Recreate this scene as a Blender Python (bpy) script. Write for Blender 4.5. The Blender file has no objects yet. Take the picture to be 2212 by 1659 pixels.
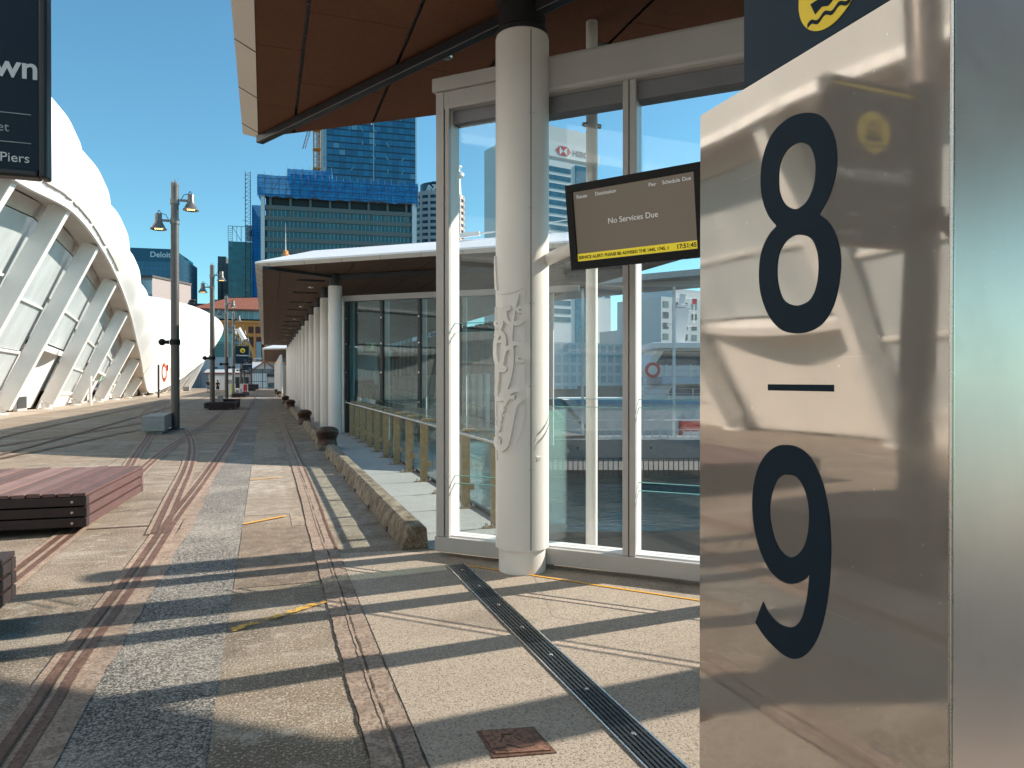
import bpy, math, random
from mathutils import Vector, Matrix
random.seed(7)
R = math.radians
S = bpy.context.scene
COL = S.collection

# ------------------------------------------------------------------ camera, sky, sun, exposure
TH = R(19.25); PITCH = math.atan(7.5/1530.0); EYE = 1.65
cam = bpy.data.objects.new("camera", bpy.data.cameras.new("camera")); COL.objects.link(cam)
cam.location = (0, 0, EYE)
cam.rotation_euler = (R(90)-PITCH, 0, -TH)
cam.data.sensor_width = 36.0; cam.data.lens = 36.0*1530/2212
cam.data.clip_start = 0.05; cam.data.clip_end = 6000
S.camera = cam
SUN_EL, SUN_AZ = R(32.0), R(4.0)           # azimuth measured from +X towards +Y
W = bpy.data.worlds.new("World"); S.world = W; W.use_nodes = True
nt = W.node_tree; bg = nt.nodes["Background"]
sky = nt.nodes.new("ShaderNodeTexSky"); sky.sky_type = 'NISHITA'; sky.sun_disc = False
sky.sun_elevation = SUN_EL; sky.sun_rotation = R(90)-SUN_AZ
sky.air_density = 1.0; sky.dust_density = 0.3; sky.ozone_density = 1.0
mul = nt.nodes.new("ShaderNodeMix"); mul.data_type = 'RGBA'; mul.blend_type = 'MULTIPLY'; mul.inputs[0].default_value = 1.0
mul.inputs[7].default_value = (.58, 1.0, 1.04, 1)
nt.links.new(sky.outputs[0], mul.inputs[6]); nt.links.new(mul.outputs[2], bg.inputs[0]); bg.inputs[1].default_value = 0.10
sd = Vector((math.cos(SUN_EL)*math.cos(SUN_AZ), math.cos(SUN_EL)*math.sin(SUN_AZ), math.sin(SUN_EL)))
sl = bpy.data.lights.new("sun", 'SUN'); sl.energy = 5.0; sl.angle = R(0.5); sl.color = (1.0, 0.885, 0.745)
so = bpy.data.objects.new("sun", sl); COL.objects.link(so)
so.rotation_euler = sd.to_track_quat('Z', 'Y').to_euler(); so.location = (30, 0, 40)
S.render.engine = 'CYCLES'
S.view_settings.view_transform = 'Standard'; S.view_settings.look = 'None'
S.view_settings.exposure = 0.84; S.view_settings.gamma = 1.0
S.cycles.max_bounces = 10; S.cycles.transparent_max_bounces = 24
S.cycles.caustics_reflective = False; S.cycles.caustics_refractive = False

# ------------------------------------------------------------------ helpers
def ray(px, py):                                  # photo pixel (2212 wide) -> world direction
    x = (px-1106)/1530.; y = -(py-829.5)/1530.
    d = math.cos(PITCH)+y*math.sin(PITCH); z = -math.sin(PITCH)+y*math.cos(PITCH)
    return (x*math.cos(TH)+d*math.sin(TH), -x*math.sin(TH)+d*math.cos(TH), z)
def atY(px, py, Y):
    r = ray(px, py); t = Y/r[1]; return Vector((r[0]*t, Y, EYE+r[2]*t))
def atX(px, py, X):
    r = ray(px, py); t = X/r[0]; return Vector((X, r[1]*t, EYE+r[2]*t))
def atD(px, py, D):                               # at depth D along the view axis
    r = ray(px, py); t = D; return Vector((r[0]*t, r[1]*t, EYE+r[2]*t))

class MB:
    def __init__(s): s.v = []; s.f = []
    def add(s, vs, fs):
        n = len(s.v); s.v += [Vector(p) for p in vs]; s.f += [[i+n for i in f] for f in fs]; return s
    def box(s, x0, x1, y0, y1, z0, z1):
        return s.add([(x0,y0,z0),(x1,y0,z0),(x1,y1,z0),(x0,y1,z0),(x0,y0,z1),(x1,y0,z1),(x1,y1,z1),(x0,y1,z1)],
                     [(3,2,1,0),(4,5,6,7),(0,1,5,4),(1,2,6,5),(2,3,7,6),(3,0,4,7)])
    def beam(s, a, b, w, h, side=None):           # box from a to b; w along side, h along the third axis
        a = Vector(a); b = Vector(b); d = (b-a).normalized()
        if side is None:
            side = d.cross(Vector((0,0,1)))
            if side.length < 1e-4: side = Vector((1,0,0))
        side = Vector(side); side = (side - d*side.dot(d)).normalized(); up = side.cross(d)
        q = []
        for p in (a, b):
            for i, j in ((-1,-1),(1,-1),(1,1),(-1,1)): q.append(p+side*(w/2*i)+up*(h/2*j))
        return s.add(q, [(3,2,1,0),(4,5,6,7),(0,1,5,4),(1,2,6,5),(2,3,7,6),(3,0,4,7)])
    def tube(s, a, b, r0, r1=None, n=16, cap=True):
        a = Vector(a); b = Vector(b); r1 = r0 if r1 is None else r1
        d = (b-a).normalized(); u = d.cross(Vector((0,0,1)))
        if u.length < 1e-4: u = Vector((1,0,0))
        u.normalize(); w = d.cross(u); q = []
        for p, r in ((a, r0), (b, r1)):
            for k in range(n):
                t = 2*math.pi*k/n; q.append(p+u*(r*math.cos(t))+w*(r*math.sin(t)))
        fs = [(k, (k+1) % n, n+(k+1) % n, n+k) for k in range(n)]
        if cap: fs += [tuple(reversed(range(n))), tuple(range(n, 2*n))]
        return s.add(q, fs)
    def path(s, pts, r, n=8):
        for a, b in zip(pts, pts[1:]): s.tube(a, b, r, r, n)
        return s
    def lathe(s, prof, c=(0,0,0), n=28, cap=True, sx=1, sy=1):
        q = []
        for r, z in prof:
            for k in range(n):
                t = 2*math.pi*k/n; q.append((c[0]+r*sx*math.cos(t), c[1]+r*sy*math.sin(t), c[2]+z))
        m = len(prof); fs = []
        for i in range(m-1):
            for k in range(n):
                k2 = (k+1) % n; fs.append((i*n+k, i*n+k2, (i+1)*n+k2, (i+1)*n+k))
        if cap: fs += [tuple(reversed(range(n))), tuple(range((m-1)*n, m*n))]
        return s.add(q, fs)
    def prism(s, poly, z0, z1):
        n = len(poly); q = [(x,y,z0) for x,y in poly]+[(x,y,z1) for x,y in poly]
        return s.add(q, [tuple(reversed(range(n))), tuple(range(n,2*n))]+[(k,(k+1)%n,n+(k+1)%n,n+k) for k in range(n)])
    def sheet(s, poly, z):
        return s.add([(x,y,z) for x,y in poly], [tuple(range(len(poly)))])
    def strip(s, pts, w, z):                      # flat ribbon on the ground along pts
        L = []
        for i, p in enumerate(pts):
            a = Vector(pts[max(i-1,0)]); b = Vector(pts[min(i+1,len(pts)-1)]); d = (b-a).normalized()
            nrm = Vector((-d.y, d.x)); L.append((Vector(p)+nrm*w/2, Vector(p)-nrm*w/2))
        q = []
        for l, r in L: q += [(l.x,l.y,z),(r.x,r.y,z)]
        return s.add(q, [(2*i, 2*i+1, 2*i+3, 2*i+2) for i in range(len(L)-1)])
    def sphere(s, c, r, n=16, m=10, sz=1.0):
        return s.lathe([(max(r*math.sin(math.pi*i/m), .001), -r*sz*math.cos(math.pi*i/m)) for i in range(m+1)], c, n)
    def xform(s, M):
        s.v = [M @ p for p in s.v]; return s
    def build(s, name, m, parent=None, smooth=False, bevel=0, fix=True):
        me = bpy.data.meshes.new(name); me.from_pydata([tuple(p) for p in s.v], [], s.f); me.update()
        if fix:
            import bmesh
            bm = bmesh.new(); bm.from_mesh(me); bmesh.ops.recalc_face_normals(bm, faces=bm.faces); bm.to_mesh(me); bm.free()
        return link(name, me, m, parent, smooth, bevel)
def link(name, me, m, parent=None, smooth=False, bevel=0):
    o = bpy.data.objects.new(name, me); COL.objects.link(o)
    if m: me.materials.append(m)
    if smooth:
        for p in me.polygons: p.use_smooth = True
        if smooth != 'all':
            try: me.set_sharp_from_angle(angle=R(40))
            except Exception: pass
    if bevel:
        b = o.modifiers.new("bevel", 'BEVEL'); b.width = bevel; b.segments = 2; b.limit_method = 'ANGLE'; b.angle_limit = R(50)
    if parent: o.parent = parent
    return o
def tag(o, label=None, cat=None, group=None, kind=None):
    if label: o["label"] = label
    if cat: o["category"] = cat
    if group: o["group"] = group
    if kind: o["kind"] = kind
    return o
def thing(name, label, cat, loc=(0,0,0), rz=0, group=None):
    o = bpy.data.objects.new(name, None); COL.objects.link(o); o.location = loc; o.rotation_euler = (0,0,rz)
    o.empty_display_size = .2
    return tag(o, label, cat, group)
KIDS = {}
def copy_tree(o, parent=None):
    c = o.copy(); COL.objects.link(c)
    if parent: c.parent = parent
    for ch in [x for x in bpy.data.objects if x.parent == o and x is not c]: copy_tree(ch, c)
    return c
ORD = ['first','second','third','fourth','fifth','sixth','seventh','eighth','ninth','tenth','eleventh','twelfth','thirteenth','fourteenth','fifteenth']
def text(s, name, m, parent, org, right, up, size, bold=0, align='LEFT', ext=.002, space=1.0):
    cu = bpy.data.curves.new("t", 'FONT'); cu.body = s; cu.size = size; cu.align_x = align; cu.extrude = ext; cu.offset = bold
    cu.space_character = space
    to = bpy.data.objects.new("t", cu); COL.objects.link(to)
    dg = bpy.context.evaluated_depsgraph_get(); me = bpy.data.meshes.new_from_object(to.evaluated_get(dg)).copy()
    bpy.data.objects.remove(to)
    r = Vector(right).normalized(); u = Vector(up).normalized(); n = r.cross(u); o = Vector(org)
    for v in me.vertices: v.co = o + r*v.co.x + u*v.co.y + n*v.co.z
    me.name = name
    return link(name, me, m, parent)
def outline(splines, name, m, parent, org, right, up, ext=.002):   # filled 2D outline with holes
    cu = bpy.data.curves.new("t", 'CURVE'); cu.dimensions = '2D'; cu.fill_mode = 'BOTH'; cu.extrude = ext
    for pts in splines:
        sp = cu.splines.new('POLY'); sp.points.add(len(pts)-1); sp.use_cyclic_u = True
        for q, p in zip(sp.points, pts): q.co = (p[0], p[1], 0, 1)
    to = bpy.data.objects.new("t", cu); COL.objects.link(to)
    dg = bpy.context.evaluated_depsgraph_get(); me = bpy.data.meshes.new_from_object(to.evaluated_get(dg)).copy()
    bpy.data.objects.remove(to)
    r = Vector(right).normalized(); u = Vector(up).normalized(); n = r.cross(u); o = Vector(org)
    for v in me.vertices: v.co = o + r*v.co.x + u*v.co.y + n*v.co.z
    me.name = name
    return link(name, me, m, parent)
def crom(pts, corners=(), k=6, closed=True):      # Catmull-Rom, kept sharp at the listed corners
    n = len(pts); out = []
    for i in range(n if closed else n-1):
        p1 = pts[i]; p2 = pts[(i+1) % n]
        p0 = pts[i-1] if (closed or i > 0) else p1
        p3 = pts[(i+2) % n] if (closed or i+2 < n) else p2
        if i in corners: p0 = (2*p1[0]-p2[0], 2*p1[1]-p2[1])
        if (i+1) % n in corners: p3 = (2*p2[0]-p1[0], 2*p2[1]-p1[1])
        for j in range(k):
            t = j/k
            out.append(tuple(.5*((2*p1[a])+(-p0[a]+p2[a])*t+(2*p0[a]-5*p1[a]+4*p2[a]-p3[a])*t*t+(-p0[a]+3*p1[a]-3*p2[a]+p3[a])*t**3) for a in range(len(p1))))
    if not closed: out.append(tuple(pts[-1]))
    return out

# ------------------------------------------------------------------ materials
class N:                                           # tiny node-graph helper
    def __init__(s, name):
        s.m = bpy.data.materials.new(name); s.m.use_nodes = True; s.t = s.m.node_tree; s.b = s.t.nodes["Principled BSDF"]
        s.out = s.t.nodes["Material Output"]
        s.co = s.t.nodes.new("ShaderNodeTexCoord").outputs['Object']
    def n(s, typ, **kw):
        x = s.t.nodes.new(typ)
        for k, v in kw.items(): setattr(x, k, v)
        return x
    def l(s, a, b): s.t.links.new(a, b)
    def set(s, sock, v):
        if hasattr(v, 'is_linked') or hasattr(v, 'links'): s.l(v, sock)
        else: sock.default_value = v
    def noise(s, scale, detail=4, rough=.6, co=None, dist=0):
        x = s.n("ShaderNodeTexNoise"); x.inputs['Scale'].default_value = scale; x.inputs['Detail'].default_value = detail
        x.inputs['Roughness'].default_value = rough; x.inputs['Distortion'].default_value = dist; s.l(co or s.co, x.inputs['Vector']); return x.outputs[0]
    def voro(s, scale, co=None, out=0, feat='F1'):
        x = s.n("ShaderNodeTexVoronoi", feature=feat); x.inputs['Scale'].default_value = scale; s.l(co or s.co, x.inputs['Vector']); return x.outputs[out]
    def map(s, scale=(1,1,1), loc=(0,0,0), rot=(0,0,0)):
        x = s.n("ShaderNodeMapping"); x.inputs['Scale'].default_value = scale; x.inputs['Location'].default_value = loc; x.inputs['Rotation'].default_value = rot
        s.l(s.co, x.inputs['Vector']); return x.outputs[0]
    def ramp(s, f, stops, interp='LINEAR'):
        x = s.n("ShaderNodeValToRGB"); x.color_ramp.interpolation = interp; e = x.color_ramp.elements
        while len(e) < len(stops): e.new(.5)
        for q, (p, c) in zip(e, stops):
            q.position = p; q.color = (c, c, c, 1) if isinstance(c, (int, float)) else (*c, 1)
        s.l(f, x.inputs[0]); return x.outputs[0]
    def mix(s, f, a, b, mode='MIX'):
        x = s.n("ShaderNodeMix", data_type='RGBA', blend_type=mode); s.set(x.inputs[0], f)
        for i, c in ((6, a), (7, b)): s.set(x.inputs[i], (*c, 1) if isinstance(c, tuple) and len(c) == 3 else c)
        return x.outputs[2]
    def math(s, op, a, b=0.0, c=0.0):
        x = s.n("ShaderNodeMath", operation=op); s.set(x.inputs[0], a); s.set(x.inputs[1], b); s.set(x.inputs[2], c); return x.outputs[0]
    def sep(s, co=None):
        x = s.n("ShaderNodeSeparateXYZ"); s.l(co or s.co, x.inputs[0]); return x.outputs
    def bump(s, h, strength=.3, dist=.01):
        x = s.n("ShaderNodeBump"); x.inputs['Strength'].default_value = strength; x.inputs['Distance'].default_value = dist
        s.l(h, x.inputs['Height']); s.l(x.outputs[0], s.b.inputs['Normal']); return x
    def fin(s, col=None, rough=.6, metal=0.0, spec=.5):
        if col is not None: s.set(s.b.inputs['Base Color'], (*col, 1) if isinstance(col, tuple) else col)
        s.set(s.b.inputs['Roughness'], rough); s.b.inputs['Metallic'].default_value = metal
        s.b.inputs['Specular IOR Level'].default_value = spec
        return s.m
def plain(name, c, rough=.5, metal=0.0, var=.12, scale=3.0, bump=0.0, bscale=60, spec=.5):
    g = N(name); n = g.noise(scale, 6, .65)
    col = g.mix(g.ramp(n, [(.3, 0.0), (.7, 1.0)]), tuple(x*(1-var) for x in c), tuple(min(1, x*(1+var)) for x in c))
    if bump: g.bump(g.noise(bscale, 3), bump, .004)
    r = g.math('ADD', rough-.06, g.math('MULTIPLY', g.noise(scale*4, 3), .12))
    return g.fin(col, r, metal, spec)
M = {}
M['white_paint'] = plain('white_paint', (.74,.73,.71), .38, 0, .05, 2.0)
M['col_white'] = plain('column_white', (.81,.775,.745), .42, 0, .015, 1.2)
M['grey_frame'] = plain('grey_frame_paint', (.47,.45,.44), .42, 0, .05, 2.5)
M['pale_frame'] = plain('pale_frame_paint', (.78,.79,.79), .4, 0, .04, 2.5)
M['black_steel'] = plain('black_painted_steel', (.017,.019,.023), .38, 0, .2, 4)
M['dark_frame'] = plain('dark_mullion', (.03,.036,.042), .35, 0, .2, 4)
M['fascia'] = plain('fascia_panel', (.60,.55,.49), .5, 0, .05, 1.0)
M['roof_white'] = plain('roof_white', (.78,.80,.82), .45, 0, .05, .6)
M['steel'] = plain('brushed_steel', (.62,.60,.57), .28, 1.0, .08, 8)
M['bronze'] = plain('warm_satin_steel', (.42,.30,.18), .42, .6, .2, 12)
M['galv'] = plain('lamp_pole_grey', (.105,.098,.092), .38, .3, .12, 5)
M['lamp_head'] = plain('lamp_head_grey', (.16,.155,.15), .35, .35, .1, 6)
M['navy'] = plain('navy_panel', (.006,.022,.042), .5, 0, .12, 1.5, spec=.22)
M['navy_dec'] = plain('navy_vinyl', (.006,.018,.032), .6, 0, .06, 2, spec=.15)
M['yellow'] = plain('sign_yellow', (.86,.62,.02), .45, 0, .05, 3)
M['text_white'] = plain('lettering_white', (.72,.76,.78), .5, 0, .03, 3)
M['text_grey'] = plain('lettering_grey', (.38,.42,.45), .5, 0, .03, 3)
M['black_bolt'] = plain('black_plastic', (.010,.011,.013), .5, 0, .2, 8, .05, 200, .2)
M['orange'] = plain('orange_plastic', (.80,.13,.03), .5, 0, .1, 4)
M['red'] = plain('red_panel', (.55,.02,.02), .45, 0, .08, 4)
M['bin_yellow'] = plain('bin_yellow', (.80,.72,.02), .45, 0, .06, 4)
M['skin'] = plain('skin_tone', (.45,.28,.20), .6)
M['hair'] = plain('dark_hair', (.018,.014,.012), .6)
M['shirt'] = plain('navy_shirt', (.015,.018,.028), .85)
M['denim'] = plain('pale_denim', (.20,.27,.38), .85)
M['blackcloth'] = plain('black_cloth', (.012,.012,.014), .9)
M['red_trim'] = plain('red_oxide_trim', (.36,.09,.06), .5, 0, .08)
M['shed_white'] = plain('weatherboard_white', (.74,.74,.73), .6, 0, .04)
M['corr_roof'] = plain('iron_roof', (.50,.52,.53), .45, .1, .06)
M['crane_orange'] = plain('crane_orange', (.62,.24,.02), .5)
M['hull_blue'] = plain('ferry_blue', (.36,.50,.64), .35, 0, .05)
M['cone_white'] = plain('cone_white', (.8,.8,.8), .5)
def emis(name, c, st):
    g = N(name); g.b.inputs['Emission Color'].default_value = (*c, 1); g.b.inputs['Emission Strength'].default_value = st
    return g.fin(c, .4)
M['led'] = emis('lamp_led', (1.0, .55, .16), 3.5)
M['exit_green'] = emis('exit_sign_green', (.01,.16,.06), .10)
M['exit_white'] = emis('exit_sign_white', (.4,.6,.45), .2)
def skinmat():
    g = N('inflated_membrane'); n = g.noise(.35, 5, .6)
    col = g.mix(g.ramp(n, [(.3,0.0),(.75,1.0)]), (.80,.80,.80), (.87,.87,.86))
    n2 = g.noise(1.2, 6, .7, g.map((1,.25,.25)))
    col = g.mix(g.ramp(n2, [(.55,0.0),(.8,.22)]), col, (.62,.60,.56))
    return g.fin(col, .42)
M['membrane'] = skinmat()
M['cloud_white'] = plain('pavilion_white', (.76,.75,.73), .5, 0, .06, .8)
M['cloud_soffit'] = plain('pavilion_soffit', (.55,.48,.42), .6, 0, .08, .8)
M['cloud_wall'] = plain('pavilion_wall', (.74,.73,.71), .6, 0, .05, .5)
def film():
    g = N('clear_film_panel'); n = g.noise(.8, 5, .6, g.map((1,1,.3)))
    col = g.mix(g.ramp(n,[(.3,0.0),(.75,1.0)]), (.40,.45,.475), (.56,.61,.63))
    return g.fin(col, .16, 0, .6)
M['film'] = film()
def timber():
    g = N('stained_timber'); s = g.sep(); info = g.n("ShaderNodeObjectInfo")
    n = g.noise(5, 6, .7, g.map((9, .6, 9))); wn = g.n("ShaderNodeTexWhiteNoise", noise_dimensions='1D')
    g.l(g.math('FLOOR', g.math('MULTIPLY', s[0], 1/.143)), wn.inputs['W'])
    col = g.mix(g.ramp(n, [(.3,0.0),(.7,1.0)]), (.085,.042,.040), (.185,.10,.095))
    col = g.mix(g.math('MULTIPLY', g.math('POWER', wn.outputs[0], 1.5), .95), col, (.30,.19,.175)); wn2 = g.n("ShaderNodeTexWhiteNoise", noise_dimensions='1D'); g.l(g.math('FLOOR', g.math('ADD', g.math('MULTIPLY', s[0], 1/.143), 71.0)), wn2.inputs['W']); col = g.mix(g.math('MULTIPLY', wn2.outputs[0], .6), col, (.06,.032,.032))
    col = g.mix(g.ramp(g.noise(2.0, 5), [(.5,0.0),(.72,.4)]), col, (.07,.045,.04))
    g.bump(n, .35, .004)
    return g.fin(col, .6)
M['timber'] = timber()
M['timber_dark'] = plain('stained_and_shaded_timber', (.028,.017,.018), .65, 0, .3, 6, .15, 40)
def conc(name, a, b, dark, rough=.85, stain=.5, fine=90, finebump=.5):
    g = N(name)
    n1 = g.noise(.55, 6, .62); n2 = g.noise(6, 5, .65); n3 = g.noise(fine, 3, .6)
    col = g.mix(g.ramp(n1, [(.35,0.0),(.68,1.0)]), a, b)
    col = g.mix(g.ramp(n2, [(.38,stain),(.6,0.0)]), col, dark)
    col = g.mix(g.ramp(n3, [(.40,.8),(.53,0.0)]), col, dark)
    g.bump(g.math('ADD', g.math('MULTIPLY', n2, .6), n3), finebump, .006)
    return g.fin(col, rough, 0, .3)
M['kerb'] = conc('kerb_concrete', (.32,.255,.185), (.47,.40,.315), (.085,.06,.042), .9, .75, 70)
M['slab'] = conc('pale_slab', (.38,.375,.365), (.46,.455,.445), (.28,.275,.27), .75, .3, 60, .15)
M['block'] = conc('seat_concrete', (.36,.37,.36), (.46,.46,.44), (.22,.22,.21), .85, .4, 80)
def wear(g, col, dark, crack=.30):
    d = g.n("ShaderNodeMix", data_type='VECTOR'); nz = g.n("ShaderNodeTexNoise"); nz.inputs['Scale'].default_value = 2.2; nz.inputs['Detail'].default_value = 6; g.l(g.co, nz.inputs['Vector'])
    d.inputs[0].default_value = .10; g.l(g.co, d.inputs[4]); g.l(nz.outputs[1], d.inputs[5])
    v = g.voro(.42, d.outputs[1], 0, 'DISTANCE_TO_EDGE')
    br = g.ramp(g.noise(.5, 3), [(.45,0.0),(.6,1.0)])
    col = g.mix(g.math('MULTIPLY', g.math('MULTIPLY', g.math('LESS_THAN', v, .0035), br), crack*2), col, dark)
    sp = g.voro(2.6, None, 0); sz = g.voro(2.6, None, 1)
    x = g.n("ShaderNodeSeparateColor"); g.l(sz, x.inputs[0])
    col = g.mix(g.math('MULTIPLY', g.math('LESS_THAN', sp, g.math('MULTIPLY', x.outputs[0], .075)), .55), col, g.mix(x.outputs[1], dark, (.55,.52,.47)))
    st = g.ramp(g.noise(1.1, 4, .55, g.map((1,1,1),(11,5,0))), [(.60,0.0),(.70,.4)])
    return g.mix(st, col, tuple(x*.6 for x in (.20,.16,.125)))
def deck():
    g = N('wharf_concrete'); s = g.sep()
    big = g.noise(.22, 6, .6); mid = g.noise(1.7, 7, .68, dist=.4); str_ = g.noise(1.1, 6, .65, g.map((.35, 1.6, 1)))
    col = g.mix(g.ramp(mid, [(.33,0.0),(.64,1.0)]), (.19,.15,.115), (.36,.295,.232))
    col = g.mix(g.ramp(str_, [(.50,0.0),(.66,.7)]), col, (.52,.465,.395))           # worn pale scrapes
    col = g.mix(g.ramp(big, [(.46,0.0),(.7,.55)]), col, (.27,.18,.10))             # rust-brown wash
    col = g.mix(g.ramp(g.noise(.9, 5, .6, g.map((1,1,1),(7,3,0))), [(.56,0.0),(.74,.55)]), col, (.12,.10,.085))
    ag = g.voro(55); ag2 = g.noise(95, 3, .7)
    col = g.mix(g.ramp(ag2, [(.42,.85),(.53,0.0)]), col, (.085,.07,.055))
    col = g.mix(g.ramp(g.noise(60, 2, .5), [(.56,0.0),(.66,.7)]), col, (.56,.505,.435))
    col = g.mix(g.ramp(g.noise(4.5, 8, .75), [(.55,0.0),(.64,.55)]), col, (.50,.45,.385))
    col = wear(g, col, (.055,.042,.032), .35)
    g.bump(g.math('ADD', ag2, g.math('MULTIPLY', mid, 1.5)), .55, .008)
    return g.fin(col, .88, 0, .25)
M['deck'] = deck()

def plaza():
    g = N('exposed_aggregate'); 
    col = g.mix(g.ramp(g.noise(.5, 5, .6), [(.35,0.0),(.7,1.0)]), (.37,.305,.245), (.47,.395,.325))
    v = g.noise(80, 2, .75); w = g.noise(150, 2, .6); q = g.voro(90, out=1)
    col = g.mix(g.ramp(v, [(.36,.85),(.50,0.0)]), col, (.135,.11,.088))
    col = g.mix(g.ramp(w, [(.58,0.0),(.70,.65)]), col, (.64,.585,.52))
    col = g.mix(g.ramp(g.noise(1.5, 6, .65, g.map((.8,2.2,1),(4,1,0))), [(.52,0.0),(.72,.35)]), col, (.25,.20,.16))
    col = wear(g, col, (.10,.08,.065), .22)
    g.bump(v, .6, .008)
    return g.fin(col, .85, 0, .3)
M['plaza'] = plaza()
def asphalt():
    g = N('coarse_asphalt')
    v = g.voro(48); w = g.noise(75, 3, .7); big = g.noise(.8, 6, .65)
    col = g.mix(g.ramp(w, [(.42,0.0),(.60,1.0)]), (.040,.040,.040), (.42,.39,.355))
    col = g.mix(g.ramp(big, [(.45,0.0),(.72,.6)]), col, (.52,.47,.41))
    col = g.mix(g.ramp(g.noise(30, 3, .6), [(.5,0.0),(.62,.6)]), col, (.045,.045,.047))
    g.bump(w, .9, .012)
    return g.fin(col, .8, 0, .35)
M['asphalt'] = asphalt()
M['patch_pale'] = conc('patch_pale', (.30,.25,.20), (.56,.51,.45), (.17,.135,.105), .88, .55, 70)
M['patch_dark'] = conc('patch_dark', (.25,.195,.15), (.35,.285,.225), (.11,.085,.066), .88, .6, 70)
M['patch_mid'] = conc('patch_mid', (.36,.30,.24), (.46,.39,.315), (.15,.12,.095), .88, .6, 75)
M['pinkband'] = conc('pinkish_mortar', (.33,.255,.205), (.43,.345,.285), (.165,.115,.088), .85, .5, 50)
M['groove_fill'] = conc('groove_mortar', (.38,.29,.23), (.46,.36,.29), (.18,.12,.09), .85, .5, 60)
M['rust'] = conc('rusty_rail', (.145,.078,.057), (.245,.15,.112), (.075,.036,.024), .6, .45, 50)
M['rust_bright'] = conc('polished_rail', (.30,.21,.17), (.42,.33,.29), (.12,.07,.05), .45, .4, 40)
M['dirt'] = plain('groove_dirt', (.075,.055,.042), .95, 0, .4, 20)
M['lid'] = conc('rusty_lid', (.27,.13,.085), (.36,.20,.14), (.10,.055,.04), .7, .6, 45)
def paint_line(name, c, wear):
    g = N(name); n = g.noise(18, 5, .75); n2 = g.noise(2.5, 4)
    f = g.ramp(g.math('ADD', g.math('MULTIPLY', n, .7), g.math('MULTIPLY', n2, .4)), [(wear, 0.0), (wear+.08, 1.0)])
    tr = g.n("ShaderNodeBsdfTransparent"); mx = g.n("ShaderNodeMixShader"); g.fin(c, .6)
    g.l(f, mx.inputs[0]); g.l(tr.outputs[0], mx.inputs[1]); g.l(g.b.outputs[0], mx.inputs[2]); g.l(mx.outputs[0], g.out.inputs[0]); return g.m
M['line_yellow'] = paint_line('road_yellow', (.80,.40,.03), .33)
M['line_worn'] = paint_line('worn_road_yellow', (.70,.40,.05), .52)
M['line_white'] = paint_line('worn_road_white', (.62,.58,.52), .46)
def glass(name, tint, dust, dcol=(.75,.8,.82), refl=1.0, streak=False):
    g = N(name); tr = g.n("ShaderNodeBsdfTransparent"); tr.inputs[0].default_value = (*tint, 1)
    gl = g.n("ShaderNodeBsdfGlossy"); gl.inputs['Roughness'].default_value = .015; gl.inputs[0].default_value = (.9,.95,.97,1)
    fr = g.n("ShaderNodeFresnel"); bf = g.n("ShaderNodeNewGeometry").outputs['Backfacing']
    g.l(g.math('ADD', 1.45, g.math('MULTIPLY', bf, 1/1.45-1.45)), fr.inputs[0])     # same reflectance on both faces of the pane
    m1 = g.n("ShaderNodeMixShader"); g.l(g.math('MULTIPLY', fr.outputs[0], refl), m1.inputs[0]); g.l(tr.outputs[0], m1.inputs[1]); g.l(gl.outputs[0], m1.inputs[2])
    df = g.n("ShaderNodeBsdfDiffuse"); df.inputs[0].default_value = (*dcol, 1); tl = g.n("ShaderNodeBsdfTranslucent"); tl.inputs[0].default_value = (*dcol, 1)
    m3 = g.n("ShaderNodeMixShader"); m3.inputs[0].default_value = .5; g.l(df.outputs[0], m3.inputs[1]); g.l(tl.outputs[0], m3.inputs[2])
    f = g.math('MULTIPLY', g.ramp(g.noise(1.3, 6, .7, g.map((1,1,.5))), [(.25,.45),(.8,1.0)]), dust)
    if streak:
        st = g.ramp(g.noise(9, 3, .7, g.map((5,5,1.2),(0,0,0),(0,R(38),R(20)))), [(.62,0.0),(.72,.30)])
        hz = g.ramp(g.noise(60, 2, .6), [(.5,0.0),(.66,1.0)])
        f = g.math('ADD', f, g.math('MULTIPLY', g.math('MULTIPLY', st, hz), dust*2.2))
    mx = g.n("ShaderNodeMixShader"); g.l(f, mx.inputs[0]); g.l(m1.outputs[0], mx.inputs[1]); g.l(m3.outputs[0], mx.inputs[2]); g.l(mx.outputs[0], g.out.inputs[0])
    g.t.nodes.remove(g.b); return g.m
M['glass_screen'] = glass('dusty_screen_glass', (.965,.98,.98), .020, streak=True)
M['glass_rail'] = glass('balustrade_glass', (.90,.955,.945), .018, (.6,.75,.75))
M['glass_dark'] = glass('pavilion_glass', (.68,.80,.82), .010, (.5,.6,.65), 1.4)
M['glass_edge'] = plain('green_glass_edge', (.18,.42,.40), .15, 0, .1, 5)
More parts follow.
